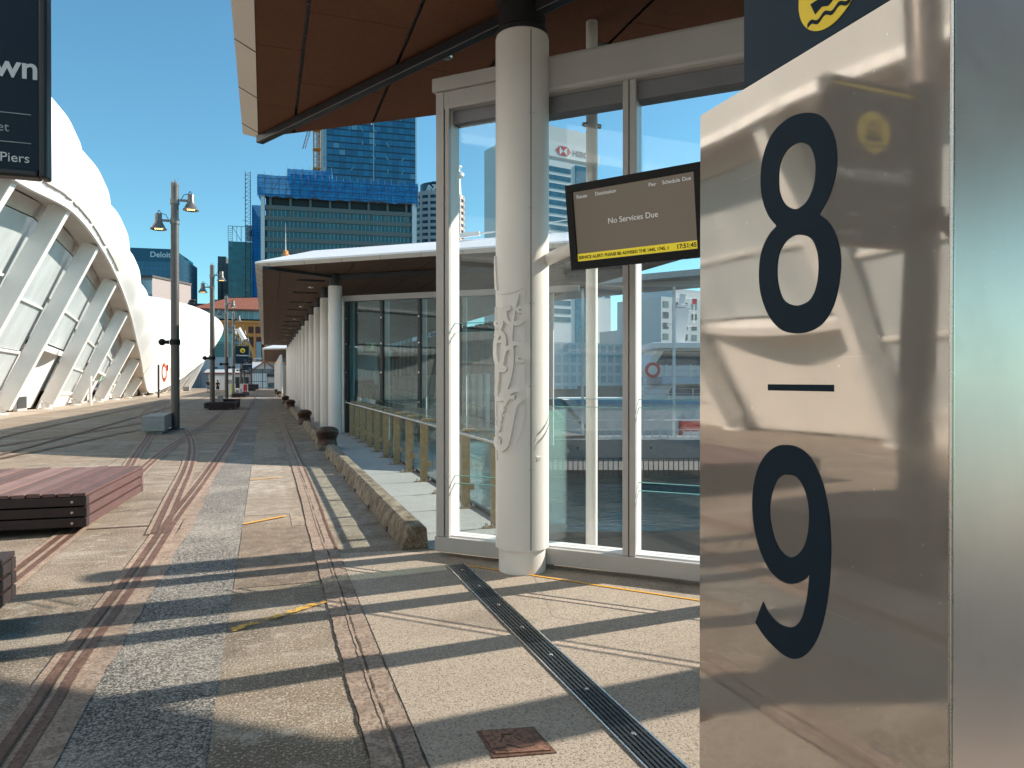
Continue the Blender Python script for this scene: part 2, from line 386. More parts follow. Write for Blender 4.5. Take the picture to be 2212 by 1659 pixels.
def mirror(name, c, rough, amp, scale, metal):
    g = N(name); n = g.noise(scale, 1.0, .4, g.map((1, 1.0, .75))); n2 = g.noise(.9, 1.0, .4)
    b = g.bump(g.math('ADD', g.math('MULTIPLY', n, .35), n2), amp, .03)
    col = g.mix(g.ramp(g.noise(30, 4), [(.72,0.0),(.78,.3)]), c, (.75,.72,.68))
    col = g.mix(g.ramp(g.noise(2.2, 6, .7, g.map((1,1,.35))), [(.45,0.0),(.75,.22)]), col, tuple(x*.62 for x in c))      # run marks and smudges
    col = g.mix(g.math('MULTIPLY', g.math('LESS_THAN', g.voro(13), .05), .5), col, (.80,.78,.75))                          # salt spots
    sc_ = g.noise(14, 2, .5, g.map((1,.12,6),(0,0,0),(R(32),0,0)))
    col = g.mix(g.ramp(sc_, [(.70,0.0),(.73,.18)]), col, (.85,.82,.78))
    rough = g.math('ADD', rough, g.math('MULTIPLY', g.ramp(g.noise(3.5, 6, .7), [(.45,0.0),(.8,1.0)]), .09))
    return g.fin(col, g.math('ADD', rough, g.math('MULTIPLY', g.noise(3, 4), .02)), metal)
M['mirror'] = mirror('polished_stainless', (.52,.462,.418), .025, .26, 1.3, .66)
M['satin'] = mirror('satin_stainless', (.82,.70,.68), .33, .10, 1.2, .9)
def soffit(name, a, b, rough=.75, grain=1.0):
    g = N(name); n = g.noise(28, 4, .7); w = g.noise(1.4, 5)
    lines = g.noise(6, 4, .6, g.map((.5, 22, 1)))
    col = g.mix(g.ramp(n, [(.3,0.0),(.7,1.0)]), a, b)
    col = g.mix(g.ramp(w, [(.3,.25),(.7,0.0)]), col, tuple(x*.6 for x in a))
    col = g.mix(g.math('MULTIPLY', g.ramp(lines, [(.45,0.0),(.65,1.0)]), .3*grain), col, tuple(x*.55 for x in a))
    return g.fin(col, rough, 0, .25)
M['soffit_near'] = soffit('rust_brown_soffit', (.135,.058,.033), (.18,.08,.045), .75, .25)
M['soffit_far'] = soffit('brown_slat_soffit', (.20,.125,.088), (.28,.175,.125), .7, 1.0)
M['soffit_grey'] = soffit('grey_soffit', (.22,.215,.23), (.28,.275,.29), .7, .4)
def gridmat(name, gcol, lcol, sx, sz, lw, lh, var=.35, rough=.12, bright=None, bp=.86, spec=.7):
    g = N(name); s = g.sep(); u = g.math('DIVIDE', g.math('ADD', s[0], s[1]), sx); v = g.math('DIVIDE', s[2], sz)
    fu = g.math('FRACT', u); fv = g.math('FRACT', v)
    wn = g.n("ShaderNodeTexWhiteNoise", noise_dimensions='2D'); cb = g.n("ShaderNodeCombineXYZ")
    g.l(g.math('FLOOR', u), cb.inputs[0]); g.l(g.math('FLOOR', v), cb.inputs[1]); g.l(cb.outputs[0], wn.inputs[0])
    col = g.mix(g.math('MULTIPLY', wn.outputs[0], var), gcol, tuple(min(1,x*2.2+.01) for x in gcol))
    if bright: col = g.mix(g.math('MULTIPLY', g.math('GREATER_THAN', wn.outputs[0], bp), .6), col, bright)
    col = g.mix(g.ramp(g.noise(.035, 4), [(.35,0.0),(.7,.35)]), col, tuple(x*.5 for x in gcol))
    line = g.math('MAXIMUM', g.math('LESS_THAN', fu, lw), g.math('LESS_THAN', fv, lh))
    return g.fin(g.mix(line, col, lcol), rough, 0, spec)

# ================================================================== SETTING: water, wharf, land
def water():
    g = N('harbour_water'); n = g.noise(1.2, 5, .6); n2 = g.noise(.25, 3)
    g.bump(g.math('ADD', n, n2), .35, .25)
    return g.fin((.006,.022,.026), .06, 0, .5)
tag(MB().sheet([(-900,-900),(900,-900),(900,203),(-900,203)], -2.9).build('water', water()), 'dark harbour water below the wharf edge', 'water', kind='structure')
deckpoly = [(-70,-40),(16,-40),(16,-5.9),(2.95,6.0),(2.62,6.4),(2.62,214),(-70,214)]
tag(MB().prism(deckpoly, -1.1, 0).build('wharf_deck', M['deck']), 'worn concrete wharf deck with rust stains', 'wharf', kind='structure')
tag(MB().prism([(-1500,202),(1500,202),(1500,2600),(-1500,2600)], -3.2, -.02).build('ground', plain('city_ground', (.16,.155,.15), .9)), 'paved city waterfront beyond the wharf', 'ground', kind='structure')
Zs = .004
tag(MB().prism([(3.3,6.6),(16,-5.5),(16,15),(3.3,19)], -2.7, -2.45).build('added_shade_floor', plain('shade_dark_floor', (.012,.016,.018), .95, 0, .35, 2, spec=.05)), 'near-black floor added below the wharf edge in place of shade', 'deck', kind='structure')  # added slab, near-black colour standing in for shade below the screen
# exposed-aggregate forecourt to the right of the mortar-filled groove
tag(MB().sheet([(.655,-30),(15,-30),(15,-5.2),(1.62,6.52),(1.2,6.82),(.665,6.9)], Zs).build('forecourt', M['plaza']), 'exposed aggregate forecourt beside the drain', 'pavement', kind='structure')
tag(MB().sheet([(-.86,-30),(-.24,-30),(-.25,205),(-.84,205)], Zs).build('asphalt_strip', M['asphalt']), 'coarse dark asphalt strip beside the rails', 'road', kind='structure')
tag(MB().sheet([(1.52,6.78),(2.62,6.78),(2.62,70),(1.52,70)], Zs).build('slab', M['slab']), 'smooth pale concrete strip behind the kerb', 'pavement', kind='structure')
tag(MB().sheet([(-40,33),(-10.6,33),(-10.4,120),(-40,150)], Zs).build('forecourt', conc('pale_apron', (.40,.34,.27), (.48,.42,.35), (.30,.25,.2), .85, .3, 40)), 'pale concrete apron under the leaning legs', 'pavement', kind='structure')
# rails set in the deck: each track a top-level strip of two rusty rails with a dirt groove
def wob(pts, amp=.012, n=6):
    o = []
    for a, b in zip(pts, pts[1:]):
        for i in range(n):
            t = i/n; o.append((a[0]+(b[0]-a[0])*t+random.uniform(-amp,amp), a[1]+(b[1]-a[1])*t))
    o.append(pts[-1]); return o
def offs(pts, d):
    o = []
    for i, p in enumerate(pts):
        a = Vector(pts[max(i-1,0)]); b = Vector(pts[min(i+1,len(pts)-1)]); t = (b-a).normalized()
        o.append((p[0]-t.y*d, p[1]+t.x*d))
    return o
TZ = [0]
def track(pts, w, label, band=True, name='rail_track'):
    pts = crom(pts, (), 8, False); TZ[0] += 1; Zs = .004+.0022*TZ[0]
    t = thing(name, label, 'rail track', (0,0,0), 0, 'crane rails set in the wharf')
    if band: MB().strip(offs(pts, 0), w+.10, Zs+.004).build('mortar_bed', M['groove_fill'], t)
    MB().strip(offs(pts, -w/2+.028), .056, Zs+.008).build('rail', M['rust'], t)
    MB().strip(offs(pts, w/2-.025), .05, Zs+.008).build('rail', M['rust'], t)
    MB().strip(offs(pts, w/2-.058), .012, Zs+.0085).build('groove', M['dirt'], t)
    return t
track([(-1.05,-6),(-1.05,0),(-1.05,3.66),(-1.06,4.75),(-1.035,6.5),(-1.03,8),(-1.03,9.3),(-.97,12.5),(-.93,17),(-.90,22),(-.87,35),(-.86,70),(-.86,200)], .15, 'rusty rail beside the pale mortar band and asphalt strip, running to the city')
tag(MB().strip(wob([(-.90,-6),(-.90,4.6),(-.87,6.5),(-.84,9),(-.85,12.4),(-.80,18),(-.80,60)], .02), .125, Zs+.006).build('mortar_band', M['pinkband']), 'pinkish mortar band between rail and asphalt', 'mortar strip', kind='structure')
track([(-1.07,8.4),(-1.13,9.6),(-1.22,11.5),(-1.36,14.5),(-1.62,18.2),(-2.1,22.8),(-2.75,27.2),(-3.6,32),(-4.9,40),(-6.2,52)], .17, 'rusty rail curving left away from the straight rail')
track([(-1.98,-6),(-1.98,0),(-1.98,6),(-1.99,10.6),(-2.06,12.8),(-2.14,14.9),(-2.2,17.8),(-2.2,21.4),(-2.15,25),(-2.1,37),(-2.1,110)], .16, 'rusty rail running straight under the lamp row')
track([(-2.15,12.2),(-2.40,14.7),(-2.75,18.2),(-3.12,22.1),(-3.7,27),(-4.7,32.2),(-5.6,38.3),(-6.5,47.2),(-6.9,60)], .15, 'rusty rail bending left past the concrete seat')
track([(-6.78,14),(-7.1,22.7),(-7.3,30),(-7.3,60),(-7.3,120)], .12, 'thin straight rail nearest the leaning legs', False)
track([(-5.5,10),(-5.5,18.5),(-5.45,28.3),(-5.42,60),(-5.4,120)], .12, 'thin straight rail second from the leaning legs', False)
track([(-7.2,16),(-6.12,21.9),(-5.46,24.7),(-4.5,30.5),(-3.7,36)], .12, 'thin diagonal rail crossing between two straight rails', False)
track([(-5.5,15),(-5.23,17.5),(-4.82,20.3),(-4.44,23.2),(-3.8,27)], .12, 'thin diagonal rail nearest the timber platform', False)
# right-hand groove filled with mortar
gl = [(.55,-6),(.55,-2),(.545,1.5),(.54,3.1),(.535,4.2),(.545,5.3),(.555,6.8),(.56,8.3),(.585,10.5),(.60,14.7),(.60,22),(.62,37),(.62,60),(.62,110)]
gl = crom(gl, (), 6, False)
t = thing('filled_rail_groove', 'old rail groove filled with cracked mortar, right of the asphalt strip', 'rail groove')
def rag(pts, w, z, amp):
    pts = crom(pts, (), 10, False); m = MB(); q = []; j1 = j2 = 0
    for i, p in enumerate(offs(pts, 0)):
        j1 = j1*.75+random.uniform(-amp,amp); j2 = j2*.75+random.uniform(-amp,amp)
        q += [(p[0]-w/2+j1, p[1], z), (p[0]+w/2+j2, p[1], z)]
    return m.add(q, [(2*i,2*i+1,2*i+3,2*i+2) for i in range(len(pts)-1)])
rag(gl, .228, Zs+.004, .004).build('dark_edge', M['dirt'], t)
rag(gl, .222, Zs+.008, .0035).build('mortar_fill', M['pinkband'], t)
rag(offs(gl, -.012), .009, Zs+.012, .004).build('crack', M['dirt'], t)
rag(offs(gl, .004), .016, Zs+.0125, .003).build('pale_ridge', M['groove_fill'], t)
rag(offs([p for p in gl if 7 < p[1] < 30], -.10), .026, Zs+.012, .003).build('rust_line', M['rust'], t)
# cross joint chain by the timber platform
tag(MB().strip(wob([(-2.4,8.95),(-1.2,8.93)], .0, 10), .045, Zs+.006).build('expansion_joint', M['rust']), 'rusty serrated joint crossing from platform to rail', 'joint', kind='structure')
# worn yellow dashes
for (a, b, w, mt, lab) in [((-.23,8.64),(.24,9.0),.045,'line_yellow','crisp short yellow dash on the concrete beside the asphalt'),
                          ((-.23,12.46),(.24,12.62),.05,'line_yellow','far short yellow dash near the canopy shadow edge'),
                          ((-.21,4.99),(.42,5.42),.07,'line_worn','worn patchy yellow dash between shadow bands')]:
    tag(MB().strip([a, b], w, Zs+.010).build('road_marking', M[mt]), lab, 'road marking', 'worn painted dashes')
for (x0,x1,y0,y1,mt) in ((-.235,.29,9.2,14.6,'patch_pale'),(-.235,.435,6.0,8.35,'patch_dark'),(.29,.44,8.4,14.6,'patch_mid'),(.675,1.25,8.2,13.5,'patch_mid'),(-.235,.29,16,24,'patch_mid')):
    tag(MB().sheet([(x0,y0),(x1,y0),(x1,y1),(x0,y1)], Zs).build('road_patch', M[mt]), 'rectangular concrete repair patch in the deck', 'patch', kind='structure')
tag(MB().strip([(1.68,6.07),(2.0,5.73),(2.49,5.16),(3.07,4.52),(5.0,2.4)], .026, Zs+.005).build('road_marking', M['line_yellow']), 'long thin yellow line in front of the glass screen', 'road marking')
# slot drain
t = thing('slot_drain', 'long black slotted drain grating across the aggregate forecourt', 'drain')
MB().box(1.525,1.685,-4,6.12,Zs,Zs+.002).build('channel', M['dirt'], t)
b = MB(); 
for i in range(6): b.box(1.533+i*.0245+.003,1.533+i*.0245+.0175,-4,6.1,Zs+.003,Zs+.012)
k = -4
while k < 6.1:
    b.box(1.53,1.68,k,k+.012,Zs+.002,Zs+.009); k += .075
b.build('grating', plain('ductile_black', (.028,.032,.036), .42, .3, .25, 20), t)
MB().box(1.518,1.528,-4,6.12,Zs,Zs+.010).box(1.682,1.692,-4,6.12,Zs,Zs+.010).build('edge_rail', M['steel'], t)
k = 1.4
while k < 6: MB().tube((1.607,k,Zs+.012),(1.607,k,Zs+.016),.012,.012,10).build('lock_bolt', M['steel'], t); k += .5
# rusty lid
t = thing('access_lid', 'square rusty cast access lid set in the aggregate near the drain', 'manhole lid')
MB().prism([(.935,3.18),(1.20,3.13),(1.215,2.88),(.935,2.93)], Zs, Zs+.005).build('frame', M['rust'], t)
MB().prism([(.955,3.16),(1.185,3.115),(1.195,2.90),(.955,2.95)], Zs+.005, Zs+.010).build('lid', M['lid'], t)
b = MB(); random.seed(3)
for i in range(9):
    x = random.uniform(.97,1.12); y = random.uniform(2.95,3.1); a = random.uniform(0,3.1); l = random.uniform(.03,.09)
    b.beam((x,y,Zs+.0105),(min(x+l*math.cos(a),1.17),min(max(y+l*math.sin(a),2.96),3.1),Zs+.0105), .006,.003)
b.build('crack', M['dirt'], t)

# kerb blocks and mooring bollards along the edge
def kerb(y0, y1, label):
    m = MB(); n = max(2, int((y1-y0)/.25)); prof = [(1.255,0),(1.31,.20),(1.345,.222),(1.47,.222),(1.505,.20),(1.525,0)]
    q = []
    for i in range(n+1):
        y = y0+(y1-y0)*i/n
        for x, z in prof: q.append((x+random.uniform(-.003,.003), y, max(0,z+random.uniform(-.003,.003)*(z>0))))
    k = len(prof); fs = [tuple(range(k)), tuple(reversed(range(n*k,(n+1)*k)))]
    for i in range(n):
        for j in range(k): fs.append((i*k+j, i*k+(j+1)%k, (i+1)*k+(j+1)%k, (i+1)*k+j))
    m.add(q, fs); t = thing('kerb_block', label, 'kerb', (0,0,0), 0, 'low concrete kerb blocks along the wharf edge')
    m.build('block', M['kerb'], t, False, .012)
    y = y0+.9
    while y < y1-.3: MB().prism([(1.247,y-.025),(1.266,y-.04),(1.266,y+.04),(1.247,y+.025)], .001, .05).build('lifting_slot', M['dirt'], t); y += 1.45
kerb(6.85, 12.75, 'longest near kerb block ending beside the glass screen corner')
kerb(12.82, 16.3, 'kerb block with pale end between long block and nearest bollard')
kerb(18.9, 26.3, 'kerb block between the nearest and second mooring bollards')
kerb(29.2, 40.5, 'kerb block between the second and third mooring bollards')
kerb(44.8, 50.5, 'short kerb block beyond the third mooring bollard')
kerb(72, 76, 'far short pale kerb block beside the beige box')
def bollard():
    t = thing('mooring_bollard', '', 'bollard', (0,0,0), 0, 'old iron mooring bollards along the wharf edge')
    MB().box(-.24,.24,-.42,.42,0,.10).build('plinth', M['kerb'], t, False, .02)
    prof = [(.25,.08),(.225,.17),(.22,.25),(.245,.32),(.27,.39),(.262,.45),(.215,.51),(.12,.55),(.01,.562)]
    m = MB().lathe(prof, (0,0,0), 22, True, 1.0, 1.35)
    for v in m.v:
        if v.z > .28: v.y -= (v.z-.28)*.9
    m.build('iron_head', conc('bollard_iron', (.075,.042,.032), (.14,.075,.055), (.025,.016,.013), .5, .5, 30, .3), t, True)
    return t
b0 = bollard()
labs = ['nearest brown iron mooring bollard, beside the first white column','second iron mooring bollard along the kerb','third iron mooring bollard along the kerb','fourth iron mooring bollard along the kerb','fifth small far iron mooring bollard','sixth and farthest small iron mooring bollard']
for i, y in enumerate([17.6, 28.0, 43.2, 54, 78, 95]):
    o = b0 if i == 0 else copy_tree(b0); o.location = (1.42, y, 0); o["label"] = labs[i]

# ================================================================== CANOPIES
def inset(poly, d):
    n = len(poly); out = []
    area = sum(poly[i][0]*poly[(i+1)%n][1]-poly[(i+1)%n][0]*poly[i][1] for i in range(n))
    sg = 1 if area > 0 else -1; L = []
    for i in range(n):
        a = Vector(poly[i]); b = Vector(poly[(i+1)%n]); t = (b-a).normalized(); nn = Vector((-t.y, t.x))*sg
        dd = d[i] if isinstance(d, (list, tuple)) else d
        L.append((a+nn*dd, t))
    for i in range(n):
        p, t = L[i-1]; q, u = L[i]; den = t.x*u.y-t.y*u.x
        k = ((q.x-p.x)*u.y-(q.y-p.y)*u.x)/den; out.append((p.x+t.x*k, p.y+t.y*k))
    return out
def clip_x(poly, x0, x1):                          # convex polygon cut to x0<=x<=x1
    def cut(P, x, keep_gt):
        o = []
        for i in range(len(P)):
            a, b = P[i], P[(i+1)%len(P)]; ia = (a[0]>=x)==keep_gt or a[0]==x; ib = (b[0]>=x)==keep_gt or b[0]==x
            if ia: o.append(a)
            if ia != ib:
                k = (x-a[0])/(b[0]-a[0]); o.append((x, a[1]+(b[1]-a[1])*k))
        return o
    return cut(cut(poly, x0, True), x1, False)
def clip_y(poly, y0, y1):
    sw = [(p[1],p[0]) for p in poly]; return [(p[1],p[0]) for p in clip_x(sw, y0, y1)]
def canopy(t, outer, zs, lip, rise, ins, msoff, joints_x, cross, edge_in=.20, span=None, vents=()):
    """outer = plan outline; soffit at zs, sloped fascia out to the lip, white roof rising inwards."""
    inn = inset(outer, edge_in)
    n = len(outer)
    area = sum(outer[i][0]*outer[(i+1)%n][1]-outer[(i+1)%n][0]*outer[i][1] for i in range(n)); 
    m = MB()                                       # dark backing above the panels: joints show it
    m.sheet(inn, zs+.03).build('soffit_backing', M['black_steel'], t)
    xs = [min(p[0] for p in inn)]+list(joints_x)+[max(p[0] for p in inn)]
    m = MB()
    for i in range(len(xs)-1):
        a = xs[i]+(.018 if i else .006); b = xs[i+1]-.018
        ys = sorted(cross(i)); lo = min(p[1] for p in inn)-1; hi = max(p[1] for p in inn)+1
        ys = [lo]+[y for y in ys if lo < y < hi]+[hi]
        for j in range(len(ys)-1):
            P = clip_y(clip_x(inn, a, b), ys[j]+.004, ys[j+1]-.004) if len(clip_x(inn, a, b)) > 2 else []
            if len(P) > 2: m.prism(P, zs, zs+.012)
    m.build('soffit', msoff, t)
    m = MB(); q = [(x,y,zs-.004) for x,y in inn]+[(x,y,zs+lip) for x,y in outer]
    m.add(q, [(i,(i+1)%n,n+(i+1)%n,n+i) for i in range(n)]); m.build('fascia', M['fascia'], t)
    top = inset(outer, ins); m = MB()
    q = [(x,y,zs+lip) for x,y in outer]+[(x,y,zs+lip+.05) for x,y in outer]+[(x,y,zs+lip+rise) for x,y in top]
    m.add(q, [(i,(i+1)%n,n+(i+1)%n,n+i) for i in range(n)]+[(n+i,n+(i+1)%n,2*n+(i+1)%n,2*n+i) for i in range(n)]+[tuple(range(2*n,3*n))])
    m.build('roof', M['roof_white'], t)
    # thin fascia joints
    for i in range(n):
        a = Vector(outer[i]); b = Vector(outer[(i+1)%n]); ia = Vector(inn[i]); ib = Vector(inn[(i+1)%n]); L = (b-a).length
        k = .45
        while k < L-.1:
            f = k/L; p = a.lerp(b, f); q_ = ia.lerp(ib, min(max((( p-ia).dot((ib-ia).normalized()))/(ib-ia).length,0.02),.98))
            nn = (p-q_); nn = nn.normalized() if nn.length > 1e-5 else Vector((0,0))
            m = MB(); m.beam((p.x+nn.x*.002,p.y+nn.y*.002,zs+lip-.002),(q_.x+nn.x*.002,q_.y+nn.y*.002,zs-.008),.006,.006); k += 1.22; m.build('fascia_joint', M['black_steel'], t)
    return inn
zs = 4.95
near = thing('canopy', 'near pointed canopy with rust-brown panelled soffit overhead', 'canopy')
A1 = (-.28,10.46); B1 = (8.75,3.55); C1 = (-.28,.9)
canopy(near, [C1, B1, A1], zs, .10, .55, .8, M['soffit_near'], [.37+.94*i for i in range(9)], lambda i: [7.40-.8*(i%2)+1.6*k for k in range(-6,5)], [.06,.06,.20])
# black rib from the far corner over the column to the right
def rib(t, a, c, e, w=.10, h=.16):
    m = MB(); m.beam((a[0],a[1],zs-.05),(c[0],c[1],zs-.10),w,.10); m.beam((c[0],c[1],zs-.10),(e[0],e[1],zs-.10),w,h)
    m.build('ridge_beam', M['black_steel'], t, False, .01)
CX1, CY1 = 2.12, 5.80
rib(near, (-.06,10.18), (CX1,CY1+.0), (3.6,2.9))
m = MB()                                           # rivets along the wide joints
for x in (.37,1.31):
    y = 6.2
    while y < 9.6: m.tube((x-.012+random.random()*.024,y,zs+.02),(x,y,zs+.034),.006,.006,6); y += .31
m.build('joint_rivet', M['steel'], near)
MB().lathe([(.09,0),(.10,.02),(.10,.05)], (3.15,6.35,zs-.05), 20).build('ceiling_light', plain('grey_fitting', (.12,.15,.15), .4), near, True)
MB().lathe([(.05,0),(.06,.02),(.06,.04)], (1.75,7.0,zs-.04), 16).build('ceiling_sensor', M['steel'], near, True)
def canopy_row(label, y0, y1, x1, slope, first):
    t = thing('canopy', label, 'canopy')
    P = [(-.26,y0),(x1,y0-slope*(x1+.26)),(x1,y1-slope*.2),(-.26,y1)]
    inn = canopy(t, P, zs, .10, .62, 1.7, M['soffit_far'], [.45+.97*i for i in range(int(x1/.97))], lambda i: [y0-12+3.45*k+(1.7 if i%2 else 0) for k in range(30)], [.07,.07,.07,.20])
    return t, inn
t2, inn2 = canopy_row('long second canopy with brown slatted soffit and white roof over the column row', 21.9, 69.6, 10.8, .80, True)
m = MB(); m.beam((-.05,21.62,zs-.05),(2.08,22.6,zs-.09),.10,.09); m.beam((2.08,22.6,zs-.09),(9.5,17.2,zs-.09),.11,.16)
m.build('ridge_beam', M['black_steel'], t2, False, .01)
for k in range(11):
    y = 24+3.45*k; m = MB()
    for j in range(7): m.box(1.0,1.9,y+.07*j,y+.07*j+.03,zs-.006,zs-.001)
    m.build('vent_slot', M['black_bolt'], t2)
for k in range(6): MB().lathe([(.08,0),(.09,.015),(.09,.03)], (1.55,26+6.9*k,zs-.03), 14).build('downlight', M['steel'], t2, True)
m2 = MB()   # rigging anchor on the roof edge
c = Vector((5.2,19.6,5.78)); m2.beam(c, c+Vector((.55,-.35,.03)), .10, .12); m2.beam(c+Vector((-.12,.06,-.12)), c, .10,.10); m2.tube(c+Vector((.55,-.35,.03)), c+Vector((.9,-.57,.06)), .03,.02,8)
m2.tube(c+Vector((.9,-.57,.06)), c+Vector((4.6,-2.9,.55)), .012,.012,6)
m2.build('stay_anchor', M['white_paint'], t2)
t3, inn3 = canopy_row('far third canopy with small white roof beyond the column row', 80, 132, 9.0, .72, False)

t0 = thing('canopy', 'unseen canopy added behind the camera to shade the ground', 'canopy')  # unseen canopy, added and shaped to shade the ground the pylon side reflects
canopy(t0, [(-.26,-2.2),(-.26,-42),(15,-42),(15,1.9)], zs, .10, .6, 1.7, M['soffit_grey'], [.45+.97*i for i in range(14)], lambda i: [-60+3.4*k for k in range(30)], [.2,.07,.07,.07])
# ---- the carved near column
SEAM = None
def near_column():
    t = thing('carved_column', 'near white round column with raised scroll carving and black collar', 'column', (CX1,CY1,0))
    MB().lathe([(.205,-.0),(.203,.22)], n=64).build('plinth', M['col_white'], t, True)
    MB().lathe([(.20,.20),(.232,.21),(.232,4.60),(.226,4.62),(.20,4.62)], n=72).build('cladding', M['col_white'], t, True)
    MB().lathe([(.225,4.60),(.228,4.66),(.205,4.68),(.205,4.93),(.232,4.94),(.232,4.96)], n=48).build('collar', M['black_steel'], t, True)
    view = math.atan2(-CY1, -CX1)                 # direction from the column to the camera
    Rr = .232; D = math.hypot(CX1,CY1)-.2*1.0
    def cyl(px, py, r):                            # photo-crop pixel -> point on the cladding
        s = max(-.985, min(.985, (px-238)/133.0)); a = view+math.asin(s)
        vy = (1000+py/1.2767)*.553; d = math.hypot(CX1,CY1)*math.cos(math.atan2(CX1,CY1)-TH)-Rr*math.cos(math.asin(s))
        z = EYE+(822-vy)*d/1530
        return (r*math.cos(a), r*math.sin(a), z)
    def ribbon(m, pts, w0, w1=None, k=5, lift=.026):
        w1 = w0 if w1 is None else w1
        P = crom(pts, (), k, False); q = []; n = len(P)
        for i, p in enumerate(P):
            a = P[max(i-1,0)]; b = P[min(i+1,n-1)]; dx, dy = b[0]-a[0], b[1]-a[1]; L = math.hypot(dx,dy) or 1
            f = i/(n-1); w = (w0+(w1-w0)*f)/2*1.12; nx, ny = -dy/L*w, dx/L*w
            for e, r in ((1,Rr-.003),(1,Rr+lift),(-1,Rr+lift),(-1,Rr-.003)): q.append(cyl(p[0]+nx*e, p[1]+ny*e, r))
        fs = [(0,1,2,3),((n-1)*4+3,(n-1)*4+2,(n-1)*4+1,(n-1)*4)]
        for i in range(n-1):
            for j in range(4): fs.append((i*4+j, i*4+(j+1)%4, (i+1)*4+(j+1)%4, (i+1)*4+j))
        m.add(q, fs)
    def spiral(c, r0, a0, turns, r1, sgn=1, n=14):
        return [(c[0]+(r0+(r1-r0)*i/n)*math.cos(a0+sgn*turns*2*math.pi*i/n), c[1]+(r0+(r1-r0)*i/n)*math.sin(a0+sgn*turns*2*math.pi*i/n)) for i in range(n+1)]
    m = MB()
    # lower limb with lobes, then the stem and its two pairs of curling fronds
    ribbon(m, [(127,912),(126,935),(140,960),(160,945),(172,905),(182,850),(192,790),(205,740),(228,715),(243,700),(240,675),(215,665),(185,675),(165,695),(140,712),(122,705)], 26, 24)
    ribbon(m, [(205,705),(180,705),(165,720),(158,745)], 20, 14)
    ribbon(m, [(122,700),(124,650),(128,560),(116,490),(120,420),(135,385)], 14, 18)
    ribbon(m, [(145,700),(165,655),(180,600),(190,540),(192,480),(188,420),(190,380),(196,330),(205,270),(215,225),(225,190)], 24, 4)
    ribbon(m, [(190,440),(215,435),(238,460),(244,500)]+spiral((226,510), 18, 0, .95, 7), 22, 10)
    ribbon(m, [(185,455),(160,470),(148,520),(142,560)]+spiral((152,560), 14, math.pi, .95, 6, -1), 20, 10)
    ribbon(m, [(195,335),(222,335),(242,310),(245,280)]+spiral((228,272), 17, 0, .95, 6, -1), 20, 10)
    ribbon(m, [(195,340),(172,330),(160,295),(162,262)]+spiral((172,262), 12, math.pi, .9, 5, 1), 18, 9)
    ribbon(m, [(150,470),(158,430),(152,395),(138,378),(122,390)]+spiral((138,415), 16, -2.4, .7, 8, -1), 18, 10)
    ribbon(m, [(135,370),(146,340),(148,300),(143,260)]+spiral((128,335), 16, .2, .9, 7, 1)[2:], 14, 10)
    for c, r in (((150,770),16),((140,815),15),((134,860),15),((127,915),13)): ribbon(m, [(c[0]-6,c[1]-14),(c[0]-2,c[1]),(c[0]-7,c[1]+16)], 2*r*.8, 10, 3)
    m.build('scroll_carving', M['col_white'], t, False, .002)
    m = MB()
    ribbon(m, [(112,182),(150,188),(200,178),(250,152)], 7, 6, 6, .010)
    ribbon(m, [(250,152),(250,400),(250,700),(249,800),(235,870),(205,945)], 5, 1.5, 6, .007)
    ribbon(m, [(107,0),(109,60),(116,170)], 7, 9, 5, .016)
    ribbon(m, [(107,255),(110,600),(114,1020)], 6, 6, 6, .010)
    m.build('panel_edge', M['col_white'], t)
    m = MB(); a = view+math.asin(42/133.)
    for z0, z1 in ((.215,4.60),):
        c, s = math.cos(a), math.sin(a); tx, ty = -s, c
        m.box(-.0035,.0035,-.001,.0015,z0,z1).xform(Matrix(((tx,c,0,c*Rr),(ty,s,0,s*Rr),(0,0,1,0),(0,0,0,1))))
    m.build('seam', M['dirt'], t)
    m = MB()
    for da in (-8,14):
        for z in (.9,1.6,2.3,3.1,3.9):
            aa = a+R(da)*.4; c, s = math.cos(aa), math.sin(aa); m.tube((c*(Rr-.002),s*(Rr-.002),z),(c*(Rr+.0015),s*(Rr+.0015),z),.006,.006,10)
    m.build('screw_head', M['steel'], t)
    p = Vector(cyl(312,1010,Rr)); q = Vector((p.x,p.y,0)).normalized(); sx = q.cross(Vector((0,0,1)))
    m = MB().beam(p-q*.005, p+q*.022, .04, .034, sx); m.build('bracket', M['white_paint'], t, False, .004)
    return t
near_column()

# ================================================================== GLASS SCREEN (wind screen) beside the column
P0 = Vector((1.575,6.54)); WD = Vector((.722,-.692)); WN = Vector((-.692,-.722))   # along, outward (towards the camera)
def wp(s, n=0.0, z=0.0): p = P0+WD*s+WN*n; return Vector((p.x,p.y,z))
def wbox(m, s0, s1, n0, n1, z0, z1):
    q = [wp(s0,n0,z0),wp(s1,n0,z0),wp(s1,n1,z0),wp(s0,n1,z0),wp(s0,n0,z1),wp(s1,n0,z1),wp(s1,n1,z1),wp(s0,n1,z1)]
    return m.add(q, [(3,2,1,0),(4,5,6,7),(0,1,5,4),(1,2,6,5),(2,3,7,6),(3,0,4,7)])
sc = thing('glass_screen', 'tall white framed glass wind screen behind the carved column', 'glass screen', (0,0,0))
m = MB(); 
wbox(m, -.02,.062,.012,.062,.19,4.34)                 # outer flange of the corner post
wbox(m, .074,.115,.012,.056,.19,4.34)
m.build('corner_post', M['grey_frame'], sc, False, .004)
m = MB(); wbox(m, .0,.11,-.155,.010,.19,4.34); m.build('post_core', M['pale_frame'], sc, False, .003)
SM = [1.83, 3.16, 4.50, 5.85, 7.2]                     # mullion positions along the wall
